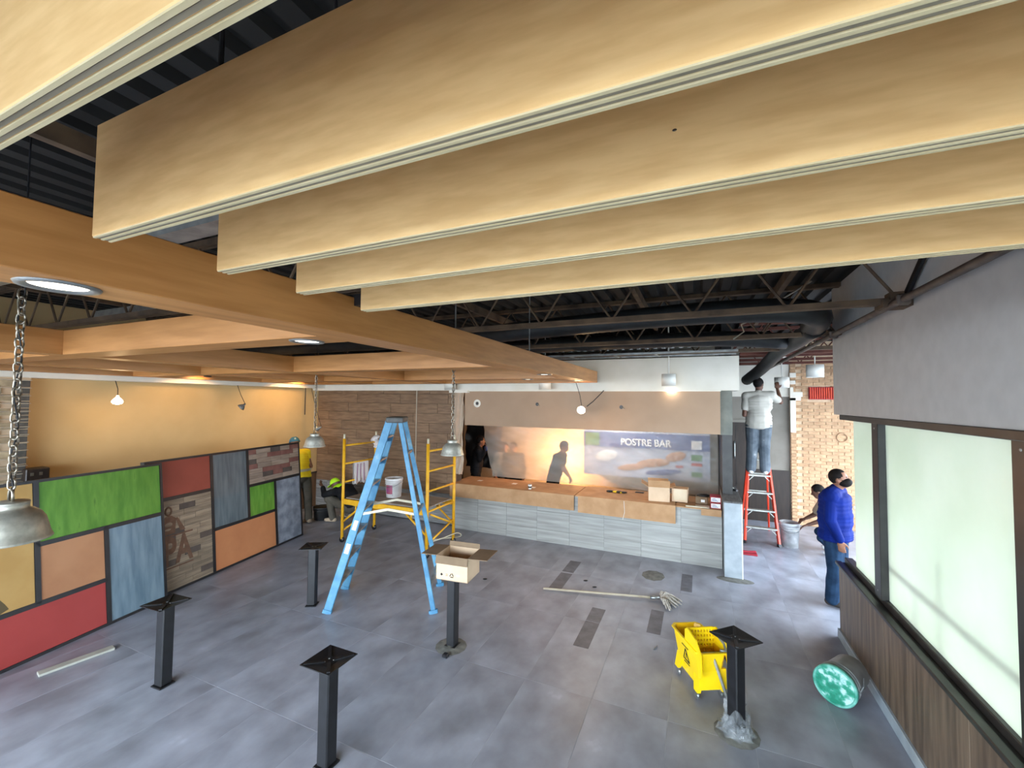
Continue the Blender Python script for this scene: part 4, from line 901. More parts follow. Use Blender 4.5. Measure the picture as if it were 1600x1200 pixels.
def pail(x, y, z, r, h, m, label, mi='pail_dark', handle=True, prnt=None):
    t = thing('bucket', label, 'bucket', (x, y, z)); T = M.Translation((x, y, z))
    MB().lathe([(0, 0), (r * 0.86, 0), (r * 0.98, h * 0.9), (r * 1.04, h * 0.9), (r * 1.04, h), (r * 0.97, h), (r * 0.84, 0.012), (0, 0.012)], 28, T).build('body', m, t, True)
    MB().lathe([(0, h * 0.78), (r * 0.94, h * 0.78)], 24, T).build('contents', mi, t)
    for zz in (0.72, 0.8): MB().lathe([(r * 0.99, h * zz), (r * 1.03, h * zz + 0.004), (r * 0.99, h * zz + 0.01)], 24, T).build('rib', m, t, True)
    if handle: MB().tube([(x + r * 1.02 * math.cos(a), y - 0.06 - r * 0.5 * 0, z + h * 0.82 - r * 0.9 * math.sin(a)) if False else (x + r * 1.05 * math.cos(a), y - r * 1.02 * math.sin(a), z + h * 0.82 - r * 0.55 * math.sin(a)) for a in [PI * k / 10 for k in range(11)]], 0.004, 6).build('bail_handle', 'galv', t)
    if prnt:
        o = MB(); n_ = 8; vs = []
        for k in range(n_ + 1):
            a = -PI / 2 - 0.5 + k * 1.0 / n_
            for zz in (0.2, 0.66): rr = r * (0.86 + 0.12 * zz) * 1.012; vs.append((x + rr * math.cos(a), y + rr * math.sin(a), z + h * zz))
        o.add(vs, [(2 * k, 2 * k + 2, 2 * k + 3, 2 * k + 1) for k in range(n_)]).build('label_print', prnt, t, True)
    return t
pail(-4.98, 6.1, 0.776, 0.15, 0.33, 'pail_white', 'white paint bucket with smeared label on the scaffold deck', 'pail_dark', True, 'pail_print')
tw = thing('towel', 'striped pale towel draped over a scaffold rung', 'towel', (XL, 6.05, 1.36))
vs = []; fs = []; ny, nz_ = 14, 16
for j in range(nz_ + 1):
    for i in range(ny + 1):
        yy = 5.88 + 0.36 * i / ny; s_ = j / nz_ * 2 - 1; z = 1.382 - abs(s_) * (0.40 + 0.03 * math.sin(i * 0.9)) - 0.0; x = XL + (0.024 + 0.012 * math.sin(i * 1.6) * abs(s_)) * (1 if s_ > 0 else -1) * min(1, abs(s_) * 6)
        vs.append((x, yy + 0.02 * math.sin(j * 0.5) * abs(s_), z))
for j in range(nz_):
    for i in range(ny): a = j * (ny + 1) + i; fs.append((a, a + 1, a + ny + 2, a + ny + 1))
MB().add(vs, fs).build('cloth', 'towel', tw, True)
for i in (3, 6, 9): 
    MB().tube([(XL + 0.03 + 0.012 * math.sin(i * 1.6) * s_, 5.88 + 0.36 * i / 14, 1.382 - s_ * 0.38) for s_ in (0.15, 0.4, 0.7, 1.0)], 0.006, 5).build('stripe', 'pail_print', tw)
rgm = MB()
for k in range(9):
    a = k * 0.7; rgm.ell((XL + 0.03 * math.cos(a), YB + 0.035 * math.sin(a), 1.60 + 0.022 * k), ((0.07, 0.01, 0.0), (-0.01, 0.06, 0.01), (0, 0.015, 0.035)), 10, 7)
tag(rgm.build('work_rag', 'towel', None, True), 'balled pale rag stuck on a rear scaffold post', 'rag')
cbl = bent('power_cable', 'pale cable tangled at the scaffold foot', 'cable', [(-4.3, 6.2, 0.03), (-4.05, 6.3, 0.12), (-3.85, 6.42, 0.2), (-3.9, 6.6, 0.08), (-4.2, 6.5, 0.03), (-4.35, 6.35, 0.03)], 0.01, 'spreader', 6)

# ------------------------------------------------------------------ mop bucket
def mopbucket():
    o = V((-0.135, 4.14, 0)); d = V((0.21, -0.38, 0)).normalized(); w = V((-d.y, d.x, 0)) 
    if w.x < 0: w = -w
    o = V((-0.02, 4.2, 0)); T = M(((w.x, d.x, 0, o.x), (w.y, d.y, 0, o.y), (0, 0, 1, 0), (0, 0, 0, 1)))     # local x across, y along (towards camera)
    t = thing('mop_bucket', 'yellow mop bucket with wringer beside the diagonal pedestal', 'mop bucket', o)
    L2, zb, zt = 0.24, 0.085, 0.40
    def ring(hw, l0, l1, z, n=0.04): return [V((-hw + n, -l0, z)), V((hw - n, -l0, z)), V((hw, -l0 + n, z)), V((hw, l1 - n, z)), V((hw - n, l1, z)), V((-hw + n, l1, z)), V((-hw, l1 - n, z)), V((-hw, -l0 + n, z))]
    rings = [ring(0.085, 0.17, 0.19, zb), ring(0.105, 0.20, 0.22, zb + 0.12), ring(0.13, 0.235, 0.245, zt), ring(0.145, 0.25, 0.26, zt + 0.004), ring(0.145, 0.25, 0.26, zt + 0.016), ring(0.128, 0.232, 0.242, zt + 0.016)]
    inn = [ring(0.122, 0.226, 0.236, zt - 0.02), ring(0.08, 0.165, 0.185, zb + 0.02)]
    m_ = MB(); vs = [T @ v for rg in rings for v in rg]; fs = [tuple(range(7, -1, -1))]
    for i in range(len(rings) - 1):
        for k in range(8): fs.append((i * 8 + k, i * 8 + (k + 1) % 8, (i + 1) * 8 + (k + 1) % 8, (i + 1) * 8 + k))
    m_.add(vs, fs).build('tub', 'mop_yellow', t)
    m_ = MB(); vs = [T @ v for rg in [rings[-1]] + inn for v in rg]; fs = [tuple(range(16, 24))]
    for i in range(2):
        for k in range(8): fs.append((i * 8 + (k + 1) % 8, i * 8 + k, (i + 1) * 8 + k, (i + 1) * 8 + (k + 1) % 8))
    m_.add(vs, fs).build('tub_inside', 'mop_yellow_in', t)
    # skirts over the casters
    for sx in (-1, 1):
        for y0, y1 in ((-0.19, -0.08), (0.1, 0.21)):
            MB().prism([T @ V((sx * 0.10, y0, 0.20)), T @ V((sx * 0.10, y1, 0.20)), T @ V((sx * 0.125, (y1 if y0 > 0 else y1 - 0.05), 0.07)), T @ V((sx * 0.125, (y0 + 0.05 if y0 > 0 else y0), 0.07))], T.to_3x3() @ V((-sx * 0.03, 0, 0))).build('caster_skirt', 'mop_yellow', t)
            c = T @ V((sx * 0.105, 0.17 if y0 > 0 else -0.15, 0.03)); MB().lathe([(0, -0.012), (0.026, -0.012), (0.03, 0), (0.026, 0.012), (0, 0.012)], 14, M.Translation(c) @ M.Rotation(math.atan2(w.y, w.x), 4, 'Z') @ M.Rotation(PI / 2, 4, 'Y')).tube([c, c + V((0, 0, 0.05))], 0.01, 6).build('caster', 'galv', t)
    # wringer: side plates, perforated plate, gears and lever
    wr_ = thing('x', 'x', 'x'); bpy.data.objects.remove(wr_)
    for sx in (-1, 1):
        MB().prism([T @ V((sx * 0.135, y, z)) for y, z in ((0.02, 0.36), (0.02, 0.5), (0.06, 0.53), (0.2, 0.50), (0.28, 0.42), (0.29, 0.24), (0.25, 0.22), (0.22, 0.36))], T.to_3x3() @ V((-sx * 0.012, 0, 0))).build('wringer_side', 'mop_yellow', t)
    pl = MB(); NX, NZ = 9, 5
    for i in range(NX): pl.box((-0.122 + i * 0.0272, 0.03, 0.30), (-0.108 + i * 0.0272, 0.042, 0.52), 0, T)
    for j in range(NZ + 1): pl.box((-0.122, 0.028, 0.30 + j * 0.04), (0.122, 0.044, 0.318 + j * 0.04), 0, T)
    pl.build('perforated_plate', 'mop_yellow', t)
    MB().prism([T @ V((-0.12, y, z)) for y, z in ((0.205, 0.27), (0.225, 0.27), (0.235, 0.11), (0.215, 0.11))], T.to_3x3() @ V((0.24, 0, 0))).build('wringer_front', 'mop_yellow', t)
    MB().bar(T @ V((-0.12, 0.2, 0.38)), T @ V((0.12, 0.2, 0.38)), 0.03, 0.03, bev=0.006).build('wringer_axle', 'dull_metal', t)
    MB().bar(T @ V((0.0, 0.22, 0.40)), T @ V((0.09, 0.3, 0.06)), 0.02, 0.022, bev=0.004).build('press_lever', 'dull_metal', t)
    MB().tube([T @ V((0.09, 0.1, 0.52)), T @ V((0.12, 0.2, 0.46)), T @ V((0.11, 0.24, 0.42)), T @ V((0.07, 0.22, 0.42))], 0.012, 8).build('handle_grip', 'dull_metal', t, True)
    MB().bar(T @ V((0.125, 0.2, 0.36)), T @ V((0.19, 0.34, 0.2)), 0.02, 0.02).build('wringer_arm', 'black_metal', t)
    # caution mark on the visible side
    sx = -1; P = lambda y, z: T @ V((-0.1065 - (z - 0.205) * 0.1275 - 0.0025, y, z))
    tri = [P(-0.045, 0.22), P(0.055, 0.22), P(0.005, 0.32)]; c = sum(tri, V()) / 3; o_ = MB()
    for k in range(3): o_.bar(tri[k], tri[(k + 1) % 3], 0.008, 0.003, up=tuple(w))
    o_.bar(c + V((0, 0, 0.025)), c - V((0, 0, 0.012)), 0.008, 0.003, up=tuple(w)); o_.bar(P(-0.05, 0.34), P(0.06, 0.34), 0.006, 0.003, up=tuple(w)); o_.bar(P(-0.04, 0.195), P(0.05, 0.195), 0.006, 0.003, up=tuple(w))
    o_.build('caution_mark', 'ink', t)
mopbucket()

# ------------------------------------------------------------------ fallen bucket with green lid, white bucket, black bucket
fb = thing('fallen_bucket', 'dusty clear pail lying on its side with green lid', 'bucket', (1.08, 4.5, 0.155))
axd = V((0.25, 0.40, 0.0)).normalized(); q = (-axd).to_track_quat('Z', 'Y').to_matrix().to_4x4(); q.translation = V((1.02, 4.40, 0.158))
MB().lathe([(0, -0.36), (0.125, -0.36), (0.13, -0.35), (0.148, -0.02), (0.15, 0.0), (0, 0.0)], 32, q).build('body', 'pail_clear', fb, True)
for zz in (-0.06, -0.09): MB().lathe([(0.146, zz - 0.006), (0.153, zz), (0.146, zz + 0.006)], 32, q).build('rib', 'pail_clear', fb, True)
MB().lathe([(0.15, -0.025), (0.158, -0.02), (0.158, 0.012), (0.15, 0.018), (0.142, 0.018), (0.136, 0.006)], 36, q).build('lid_rim', 'lid_rim', fb, True)
MB().lathe([(0.136, 0.006), (0.11, 0.008), (0.0, 0.008)], 36, q).build('lid', 'lid_green', fb)
MB().tube([q @ V((0.15, 0.0, -0.05)), q @ V((0.17, 0.05, -0.08)), q @ V((0.16, 0.1, -0.12))], 0.006, 6).build('bail_handle', 'galv', fb)
pail(1.44, 8.85, 0, 0.15, 0.42, 'pail_dusty', 'paint smeared white bucket at the foot of the red ladder')
pail(-7.2, 6.55, 0, 0.17, 0.26, 'pail_dark', 'black rubber bucket beside the crouching worker', 'pail_dark', False)
rt = thing('red_tray', 'red plastic tray on floor behind the counter end wall', 'tray', (0.74, 8.1, 0)); MB().box((0.62, 8.02, 0.0), (0.86, 8.2, 0.025), 0.006).build('base', 'red_card', rt); MB().bar((0.64, 8.02, 0.05), (0.84, 8.04, 0.07), 0.03, 0.03, bev=0.008).build('grip', 'red_card', rt)

# ------------------------------------------------------------------ mop and laths on the floor
mp_ = thing('string_mop', 'string mop lying on the floor before the counter', 'mop', (-1.1, 5.6, 0.02))
MB().tube([(-1.90, 5.39, 0.02), (-0.55, 5.70, 0.035)], 0.014, 8).build('handle', 'mop_wood', mp_, True); MB().tube([(-0.58, 5.693, 0.035), (-0.47, 5.72, 0.035)], 0.02, 8).build('ferrule', 'galv', mp_, True)
hd = MB()
for k in range(46):
    a = -1.5 + 3.0 * random.random() + 0.23; L_ = 0.12 + 0.14 * random.random(); z0 = 0.02 + 0.04 * random.random(); p0 = V((-0.46, 5.72, 0.035)); p2 = p0 + V((math.cos(a) * L_, math.sin(a) * L_ * 1.1, -0.02)); md = (p0 + p2) / 2 + V((0.03 * (random.random() - 0.5), 0.04 * (random.random() - 0.5), z0))
    hd.tube([p0, md, p2], 0.008, 5)
hs = hd.build('strings', 'mop_string', mp_); hs['kind'] = 'stuff'
tag(MB().bar((-5.42, 1.84, 0.012), (-5.33, 2.34, 0.012), 0.085, 0.022, bev=0.003).build('wood_lath', 'lath'), 'pale wood lath lying on floor before the red insert panel', 'lath')
for k, (x, y, lab) in enumerate(((-1.46, 5.9, 'larger black crumb of debris above the mop handle'), (-1.3, 5.75, 'black crumb of debris just above the mop handle'), (-2.75, 5.35, 'lone black crumb on the bare floor left of the mop'))):
    tag(MB().ell((x, y, 0.008), ((0.03, 0.01, 0), (0, 0.016, 0), (0, 0, 0.008)), 8, 5).build('debris_crumb', 'black_plastic'), lab, 'debris', 'debris crumbs on the floor')
tag(MB().tube([(0.37 - 0.78, 4.66, 0.008), (0.37 - 0.8, 4.58, 0.008)], 0.007, 6).build('screw_bit', 'galv'), 'tiny bright screw on floor left of the mop bucket', 'screw')

# ------------------------------------------------------------------ red ladder at the far wall
rl = thing('step_ladder', 'red fibreglass step ladder under the painter', 'ladder', (1.0, 8.85, 0))
rt_ = []
for x0, x1 in ((0.735, 0.86), (1.265, 1.15)):
    a = V((x0, 8.7, 0)); b = V((x1, 9.15, 1.62)); rt_.append((a, b)); MB().bar(a, b, 0.035, 0.075, bev=0.004).build('front_rail', 'red_fg', rl)
    c = V((x0 + (0.02 if x0 < 1 else -0.02), 9.75, 0)); MB().bar(c, V((x1, 9.22, 1.60)), 0.03, 0.05, bev=0.004).build('rear_rail', 'red_fg', rl)
    MB().bar(a, a.lerp(b, 0.03), 0.045, 0.09).build('rubber_foot', 'black_metal', rl)
for z in (0.28, 0.57, 0.87, 1.17, 1.45):
    f = z / 1.62; p = rt_[0][0].lerp(rt_[0][1], f); q_ = rt_[1][0].lerp(rt_[1][1], f)
    s_ = MB().bar(p, q_, 0.09, 0.03, bev=0.004).build('step', 'aluminium', rl)
    for e, g_ in ((p, 1), (q_, -1)): MB().bar(e + V((g_ * 0.10, -0.04, 0)), e + V((g_ * 0.015, -0.04, -0.09)), 0.01, 0.012).build('step_brace', 'aluminium', s_)
for f in (0.25, 0.5, 0.72): MB().bar(V((0.755, 9.75, 0)).lerp(V((0.86, 9.22, 1.6)), f), V((1.245, 9.75, 0)).lerp(V((1.15, 9.22, 1.6)), f), 0.03, 0.03).build('rear_brace', 'aluminium', rl)
MB().box((0.83, 9.1, 1.6), (1.18, 9.28, 1.66), 0.008).build('top_cap', 'red_fg', rl)

# ------------------------------------------------------------------ people
def hand(o, wrist, d, nrm, thumb, curl=0.5, s=1.0):
    w = V(wrist); d = V(d).normalized(); n = V(nrm); n = (n - d * n.dot(d)).normalized(); t = d.cross(n)
    if t.dot(V(thumb)) < 0: t = -t                   # t points to the thumb side, n is the palm normal
    pc = w + d * 0.05 * s; o.ell(pc, (t * 0.042 * s, n * 0.017 * s, d * 0.056 * s), 12, 8)
    for k, L_ in enumerate((0.072, 0.08, 0.074, 0.058)):
        b = w + d * 0.088 * s + t * (0.03 - 0.02 * k) * s; d1 = (d + n * curl * 0.6).normalized(); d2 = (d * 0.5 + n * curl * 1.3).normalized()
        k1 = b + d1 * L_ * 0.5 * s; o.cap(b - d * 0.012, k1, 0.0098 * s, 0.009 * s, 8); o.cap(k1, k1 + d2 * L_ * 0.5 * s, 0.009 * s, 0.0075 * s, 8)
    b = w + d * 0.03 * s + t * 0.034 * s; k1 = b + (t * 0.7 + d * 0.7).normalized() * 0.036 * s; o.cap(b, k1, 0.012 * s, 0.0105 * s, 8); o.cap(k1, k1 + (d + n * 0.35 + t * 0.15).normalized() * 0.032 * s, 0.0105 * s, 0.008 * s, 8)
def person(label, J, spec):
    """J: joints; spec: colours and garment ends"""
    g = lambda k: V(J[k])
    vox = spec.get('vox', 0.012); skin = spec.get('skin', 'skin_brown')
    t = thing('person', label, 'person', (g('pelvis').x, g('pelvis').y, min(g('ankle_l').z, g('ankle_r').z) - 0.08))
    f = V(spec['face']).normalized(); up = V(spec.get('head_up', (0, 0, 1))); f = f; rt = f.cross(up).normalized(); up = rt.cross(f).normalized()
    bs = V(J['sh_r']) - V(J['sh_l']); hs = V(J['hip_r']) - V(J['hip_l'])
    def torso(o, e, lo=0.0, hi=1.0):
        sp = g('chest') - g('pelvis'); ax_ = sp.normalized(); sw = bs.normalized(); fw = sw.cross(ax_).normalized(); b = spec.get('bulk', 1.0)
        for k in range(9):
            u = k / 8
            if u < lo - 0.001 or u > hi + 0.001: continue
            c = g('pelvis').lerp(g('chest'), u); wd = (0.165 + (0.012 if u < 0.3 else -0.005 if u < 0.6 else 0.02)) * b + e; dp = (0.115 + (0.012 if 0.2 < u < 0.6 else 0.0)) * b + e
            o.ell(c, (sw * wd, fw * dp, ax_ * 0.1), 16, 8)
        if hi > 0.9:
            o.cap(g('sh_l'), g('sh_r'), 0.062 * b + e, 0.062 * b + e, 12); o.cap(g('chest'), g('neck') - ax_ * 0.02, 0.11 * b + e, 0.06 + e, 12)
    def limb(o, a, b_, r0, r1, e, u=1.0): o.cap(g(a), g(a).lerp(g(b_), u), r0 + e, r0 + (r1 - r0) * u + e, 12)
    h = g('head')
    body = MB(); torso(body, 0.0)
    for s in 'lr':
        limb(body, 'sh_' + s, 'el_' + s, 0.05, 0.04, 0); limb(body, 'el_' + s, 'wr_' + s, 0.04, 0.027, 0); limb(body, 'hip_' + s, 'kn_' + s, 0.085, 0.056, 0); limb(body, 'kn_' + s, 'ankle_' + s, 0.056, 0.038, 0)
        hd_ = V(J.get('hand_' + s, g('wr_' + s) - g('el_' + s))); tn = V(J.get('palm_' + s, (0, 0, -1) if abs(hd_.normalized().z) < 0.7 else tuple(-f)))
        hand(body, g('wr_' + s), hd_, tn, f, spec.get('curl', 0.5))
        body.cap(g('ankle_' + s) - V((0, 0, 0.02)), g('ankle_' + s) + V(J.get('toe', tuple(f * 0.13))) + V((0, 0, -0.05)), 0.034, 0.03, 8)
    body.cap(g('neck') - V((0, 0, 0.03)), h - up * 0.06, 0.056, 0.054, 12)
    body.ell(h + up * 0.015, (rt * 0.076, f * 0.093, up * 0.105), 20, 14)
    body.ell(h + f * 0.025 - up * 0.06, (rt * 0.056, f * 0.064, up * 0.056), 16, 10)         # jaw
    body.cap(h + f * 0.09 + up * 0.012, h + f * 0.108 - up * 0.022, 0.010, 0.015, 8)              # nose
    for s in (-1, 1): body.ell(h + rt * s * 0.078 - f * 0.005 - up * 0.005, (rt * 0.01, f * 0.02, up * 0.03), 10, 8)
    body.ell(h + f * 0.082 - up * 0.052, (rt * 0.024, f * 0.012, up * 0.009), 10, 6)
    remesh(body, 'body', skin, t, vox, 3)
    fe = MB()
    for s in (-1, 1): fe.ell(h + f * 0.086 + rt * s * 0.03 + up * 0.018, (rt * 0.013, f * 0.006, up * 0.007), 8, 6)
    fe.build('eyes', 'hair_black', t, True)
    if spec.get('hair'):
        hm = MB().ell(h + up * 0.03 - f * 0.008, (rt * 0.083, f * 0.098, up * 0.102), 26, 18).mesh('hair', True); bm = bmesh.new(); bm.from_mesh(hm)
        kill = [fc for fc in bm.faces if ((fc.calc_center_median() - h).dot(up) < 0.0 + 0.055 * max(0, (fc.calc_center_median() - h).dot(f) / 0.09) + (-0.05 if (fc.calc_center_median() - h).dot(f) < -0.02 else 0)) or ((fc.calc_center_median() - h).dot(f) > 0.055 and (fc.calc_center_median() - h).dot(up) < 0.075)]
        bmesh.ops.delete(bm, geom=kill, context='FACES'); bm.to_mesh(hm); bm.free(); link('hair', hm, spec['hair'], t)
    if spec.get('hat'):
        m_, br_ = spec['hat']; o = MB().lathe([(0.0, 0.135), (0.05, 0.125), (0.085, 0.09), (0.103, 0.04), (0.105, 0.02)], 24); Q = M(((rt.x, f.x, up.x, h.x), (rt.y, f.y, up.y, h.y), (rt.z, f.z, up.z, h.z), (0, 0, 0, 1)))
        o.v = [tuple(Q @ V(v)) for v in o.v]; o.build('hat', m_, t, True)
        MB().prism([Q @ V(p) for p in ((-0.09, 0.05, 0.02), (0.09, 0.05, 0.02), (0.075, 0.15, 0.012), (0.0, 0.18, 0.01), (-0.075, 0.15, 0.012))], up * 0.008).build('hat_brim', m_, t)
    if spec.get('mask'):
        o = MB().ell(h + f * 0.045 - up * 0.045, (rt * 0.074, f * 0.08, up * 0.062), 18, 12); o.build('face_mask', spec['mask'], t, True)
        for s in (-1, 1): MB().tube([h + f * 0.06 + rt * s * 0.062 - up * 0.02, h + f * 0.02 + rt * s * 0.08 + up * 0.0, h - f * 0.012 + rt * s * 0.083 + up * 0.012], 0.003, 5).build('mask_strap', spec['mask'], t)
    # clothing
    sh = MB(); torso(sh, 0.02, spec.get('hem', 0.0)); su = spec.get('sleeve', 1.6)
    for s in 'lr':
        limb(sh, 'sh_' + s, 'el_' + s, 0.052, 0.045, 0.02, min(su, 1.0))
        if su > 1: limb(sh, 'el_' + s, 'wr_' + s, 0.044, 0.032, 0.016, su - 1)
    if spec.get('drape'): 
        for k in range(3): sh.ell(g('pelvis') + V((0, 0, -0.02 - 0.03 * k)), (bs.normalized() * (0.2 * spec.get('bulk', 1)), bs.normalized().cross(V((0, 0, 1))) * (0.14 * spec.get('bulk', 1)), V((0, 0, 0.06))), 16, 8)
    remesh(sh, spec.get('shirt_name', 'shirt'), spec['shirt'], t, vox, 5, 0.003)
    pa = MB(); pb = spec.get('bulk', 1)
    pa.ell(g('pelvis') - V((0, 0, 0.02)), (hs.normalized() * (0.175 * pb), hs.normalized().cross(V((0, 0, 1))) * (0.13 * pb), V((0, 0, 0.12))), 16, 10)
    for s in 'lr': lg_ = spec.get('leg', 0.014); limb(pa, 'hip_' + s, 'kn_' + s, 0.09, 0.066, lg_); limb(pa, 'kn_' + s, 'ankle_' + s, 0.066, 0.058, lg_ * 0.9, 0.97)
    remesh(pa, 'trousers', spec['pants'], t, vox, 4, 0.004)
    tv = V(J.get('toe', tuple(f * 0.13)))
    for s in 'lr':
        a = g('ankle_' + s); so = MB(); so.cap(a - V((0, 0, 0.03)) - tv * 0.25, a + tv + V((0, 0, -0.045)), 0.048, 0.036, 12); so.ell(a - V((0, 0, 0.005)), (V((0.05, 0, 0)), V((0, 0.05, 0)), V((0, 0, 0.05))), 12, 8)
        remesh(so, 'shoe', spec['shoes'], t, 0.01, 2)
    return t
def stand(x, y, z0, face, H=1.72, lean=(0, 0), **over):
    f = V((face[0], face[1], 0)).normalized(); r = V((f.y, -f.x, 0)); b = V((x, y, z0)); k = H / 1.72; ln = V((lean[0], lean[1], 0))
    P = lambda rr, ff, zz, l=0.0: tuple(b + r * rr * k + f * ff * k + V((0, 0, zz * k)) + ln * l)
    J = dict(pelvis=P(0, 0, 0.93, 0.3), chest=P(0, 0.0, 1.33, 0.75), neck=P(0, 0.01, 1.45, 0.9), head=P(0, 0.035, 1.585, 1.0), sh_r=P(0.185, 0, 1.385, 0.8), sh_l=P(-0.185, 0, 1.385, 0.8),
             el_r=P(0.24, -0.03, 1.1, 0.6), el_l=P(-0.24, -0.03, 1.1, 0.6), wr_r=P(0.24, 0.06, 0.87, 0.5), wr_l=P(-0.24, 0.06, 0.87, 0.5), hip_r=P(0.095, 0, 0.88, 0.25), hip_l=P(-0.095, 0, 0.88, 0.25),
             kn_r=P(0.11, 0.02, 0.48), kn_l=P(-0.11, 0.02, 0.48), ankle_r=P(0.12, -0.02, 0.085), ankle_l=P(-0.12, -0.02, 0.085), toe=tuple(f * 0.14 * k))
    J.update(over); return J, P
# man in blue with a black mask
fc = (0.90, -0.42)
J, P = stand(1.56, 6.58, 0, fc, 1.70)
J.update(hand_r=(0.1, 0.0, -1), wr_r=P(0.235, 0.10, 0.86), el_r=P(0.255, 0.0, 1.1), palm_r=(0.3, 0.9, 0), head=P(0, 0.05, 1.575))
pm = person('man in blue long sleeve shirt and black mask looking up', J, dict(face=(0.86, -0.36, 0.22), hair='hair_black', mask='hair_black', shirt='blue_shirt', sleeve=1.93, drape=True, bulk=1.32, leg=0.026, pants='blue_jeans', shoes='shoe_dark', skin='skin_brown', vox=0.008, curl=0.5))
f_ = V((0.90, -0.42, 0)).normalized(); cpos = V(P(-0.06, 0.19, 1.24)); T = M(((f_.y * -1, 0, f_.x, cpos.x), (f_.x, 0, f_.y, cpos.y), (0, 1, 0, cpos.z), (0, 0, 0, 1)))
MB().prism([(-0.03, 0.02, 0), (-0.01, 0.0, 0), (0, 0.012, 0), (0.01, 0.0, 0), (0.03, 0.02, 0), (0.012, -0.022, 0), (0, -0.008, 0), (-0.012, -0.022, 0)], (0, 0, 0.004), T).build('chest_emblem', 'white_print', pm)
# painter on the red ladder, seen from behind
J, P = stand(1.0, 8.93, 1.19, (0.02, 1), 1.78)
J.update(el_r=(1.36, 9.0, 2.52), wr_r=(1.33, 9.12, 2.76), hand_r=(-0.05, 0.2, 1.0), palm_r=(0, 1, 0), el_l=(0.765, 8.86, 2.28), wr_l=(0.84, 9.1, 2.32), hand_l=(0.2, 1, 0.1),
         ankle_r=(1.1, 8.98, 1.28), ankle_l=(0.87, 8.98, 1.28), kn_r=(1.09, 9.0, 1.70), kn_l=(0.9, 9.0, 1.70), sh_r=P(0.2, 0, 1.40), head=P(0.01, 0.04, 1.60))
person('painter in pale t-shirt and splattered grey jeans standing on red ladder', J, dict(face=(0.55, 0.8, 0.12), hair='hair_black', shirt='white_shirt', sleeve=0.62, drape=True, bulk=1.12, leg=0.032, pants='grey_jeans', shoes='shoe_white', skin='skin_dark', vox=0.009))
# worker kneeling behind the man in blue
J, P = stand(1.97, 8.72, 0, (-0.95, 0.2), 1.7)
J.update(pelvis=(2.09, 8.72, 0.42), chest=(1.97, 8.74, 0.78), neck=(1.92, 8.75, 0.88), head=(1.85, 8.76, 1.0), sh_l=(1.95, 8.56, 0.8), sh_r=(1.95, 8.93, 0.8), el_l=(1.83, 8.55, 0.56), wr_l=(1.67, 8.62, 0.46), el_r=(1.83, 8.98, 0.56), wr_r=(1.69, 8.9, 0.5),
         hip_l=(2.09, 8.6, 0.38), hip_r=(2.09, 8.84, 0.38), kn_l=(1.85, 8.56, 0.28), kn_r=(1.89, 8.9, 0.3), ankle_l=(2.03, 8.56, 0.09), ankle_r=(2.07, 8.88, 0.09), toe=(-0.13, 0.02, 0.0))
person('worker in beige shirt kneeling behind the man in blue', J, dict(face=(-0.9, 0.2, -0.35), hair='hair_black', shirt='beige_shirt', sleeve=0.7, pants='blue_jeans', shoes='shoe_white', skin='skin_dark', vox=0.011))
# worker in yellow vest and blue hard hat behind the rear decor panel
J, P = stand(-7.26, 6.12, 0, (-0.95, 0.3), 1.72, (-0.28, 0.02))
J.update(wr_l=P(-0.22, 0.32, 1.05), wr_r=P(0.22, 0.3, 1.05))
pv = person('worker in yellow vest and blue hard hat behind rear decor panel', J, dict(face=(-0.9, 0.25, -0.3), hat=('hat_blue', 1), shirt='vest_yellow', shirt_name='safety_vest', sleeve=0.3, bulk=1.1, pants='work_grey', shoes='shoe_tan', skin='skin_brown', vox=0.011))
c = V(J['pelvis']).lerp(V(J['chest']), 0.35); o = MB().lathe([(0.235, -0.025), (0.24, 0), (0.235, 0.025)], 28); o.v = [(c.x + v[0] * 0.82, c.y + v[1] * 0.98, c.z + v[2]) for v in o.v]; o.build('reflective_band', 'reflect', pv, True)
# crouching worker with lime cap
J, P = stand(-6.6, 6.62, 0, (-0.95, -0.1), 1.7)
J.update(pelvis=(-6.42, 6.66, 0.34), chest=(-6.66, 6.62, 0.64), neck=(-6.76, 6.60, 0.70), head=(-6.87, 6.58, 0.74), sh_l=(-6.70, 6.42, 0.64), sh_r=(-6.70, 6.8, 0.64), el_l=(-6.98, 6.40, 0.55), wr_l=(-7.1, 6.46, 0.68), el_r=(-6.95, 6.8, 0.45), wr_r=(-7.08, 6.66, 0.52),
         hip_l=(-6.45, 6.54, 0.3), hip_r=(-6.45, 6.8, 0.3), kn_l=(-6.9, 6.46, 0.47), kn_r=(-6.86, 6.84, 0.45), ankle_l=(-6.8, 6.46, 0.09), ankle_r=(-6.78, 6.84, 0.09), toe=(-0.15, -0.03, 0), hand_l=(-0.6, 0.1, 0.6))
pc_ = person('crouching worker in lime cap and black lime jacket', J, dict(face=(-0.85, -0.15, -0.5), head_up=(-0.5, 0, 0.85), hat=('vest_lime', 1), shirt='work_black', shirt_name='jacket', sleeve=1.9, bulk=1.1, pants='work_grey', shoes='shoe_tan', skin='skin_dark', vox=0.011))
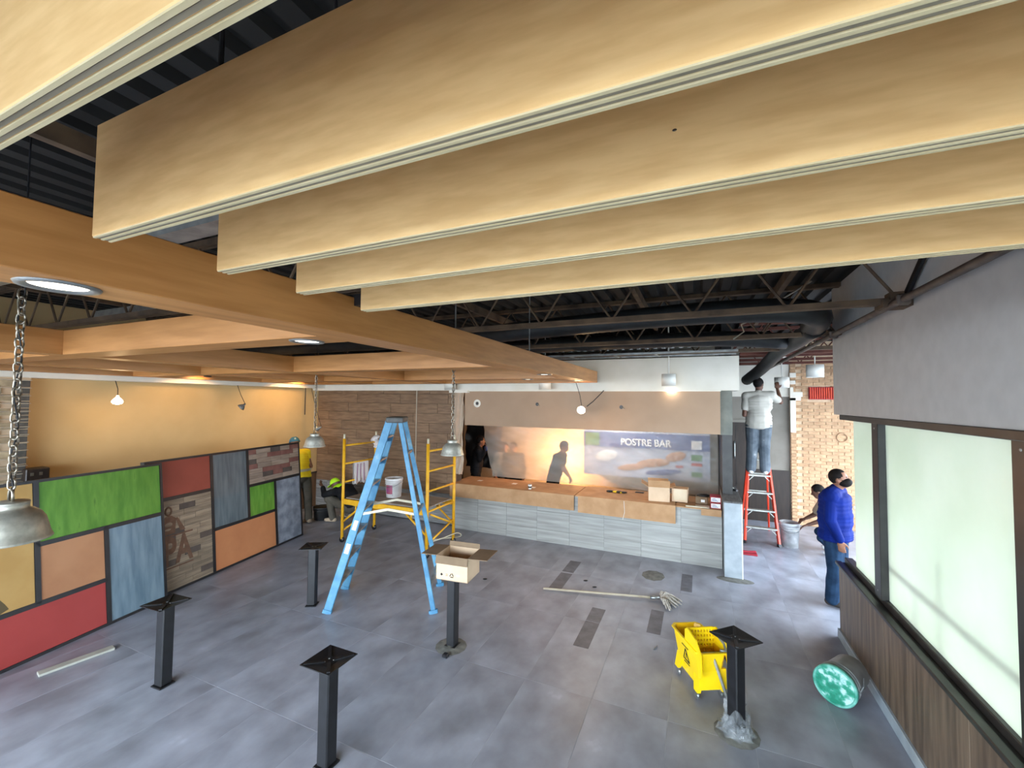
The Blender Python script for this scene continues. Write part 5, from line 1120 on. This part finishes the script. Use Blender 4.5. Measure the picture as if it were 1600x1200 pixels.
o = MB().ell((-6.74, 6.56, 0.66), ((0.11, 0, 0.06), (0, 0.17, 0), (-0.04, 0, 0.1)), 14, 10); o.build('lime_yoke', 'vest_lime', pc_, True); MB().ell((-6.93, 6.44, 0.47), ((0.07, 0, 0), (0, 0.075, 0), (0, 0, 0.09)), 12, 8).build('knee_pad', 'work_grey', pc_, True)
# cooks / helpers behind the plastic sheet
J, P = stand(-2.86, 8.5, 0, (0.95, -0.1), 1.68, (0.26, 0))
J.update(wr_r=(-2.42, 8.38, 0.98), el_r=(-2.55, 8.36, 1.12), wr_l=(-2.5, 8.65, 0.95), el_l=(-2.62, 8.66, 1.12), hand_r=(0.3, 0, -0.9))
person('dark figure bending behind the plastic sheet before orange light', J, dict(face=(0.9, -0.1, -0.35), hair='hair_black', shirt='work_black', sleeve=0.6, pants='work_black', shoes='shoe_dark', skin='skin_brown'))
J, P = stand(-3.70, 8.5, 0, (0.2, -0.95), 1.6); person('blurred figure with pale face behind the plastic sheet', J, dict(face=(0.1, -1, 0), hair='hair_black', shirt='work_grey', sleeve=1.8, pants='work_black', shoes='shoe_dark', skin='skin_brown'))
J, P = stand(-4.12, 8.9, 0, (0.6, -0.8), 1.55); person('blurred figure in grey top nearest the black bag', J, dict(face=(0.5, -0.85, -0.1), hair='hair_black', shirt='beige_shirt', sleeve=1.8, pants='work_grey', shoes='shoe_dark', skin='skin_brown'))
J, P = stand(-4.62, 8.42, 0, (0.7, 0.5), 1.72, (0.1, 0.0)); J.update(el_r=(-4.42, 8.28, 1.2), wr_r=(-4.3, 8.3, 1.4), hand_r=(0.2, 0, 1))
pk = person('person in black clothes in the gap of the plastic sheet', J, dict(face=(0.7, 0.5, 0), hair='hair_black', shirt='work_black', sleeve=1.9, pants='work_black', shoes='shoe_dark', skin='skin_dark'))
MB().ell((-4.28, 8.3, 1.45), ((0.045, 0, 0), (0, 0.03, 0), (0, 0, 0.06)), 12, 8).build('blue_glove', 'glove_blue', pk, True)
finish_jobs()
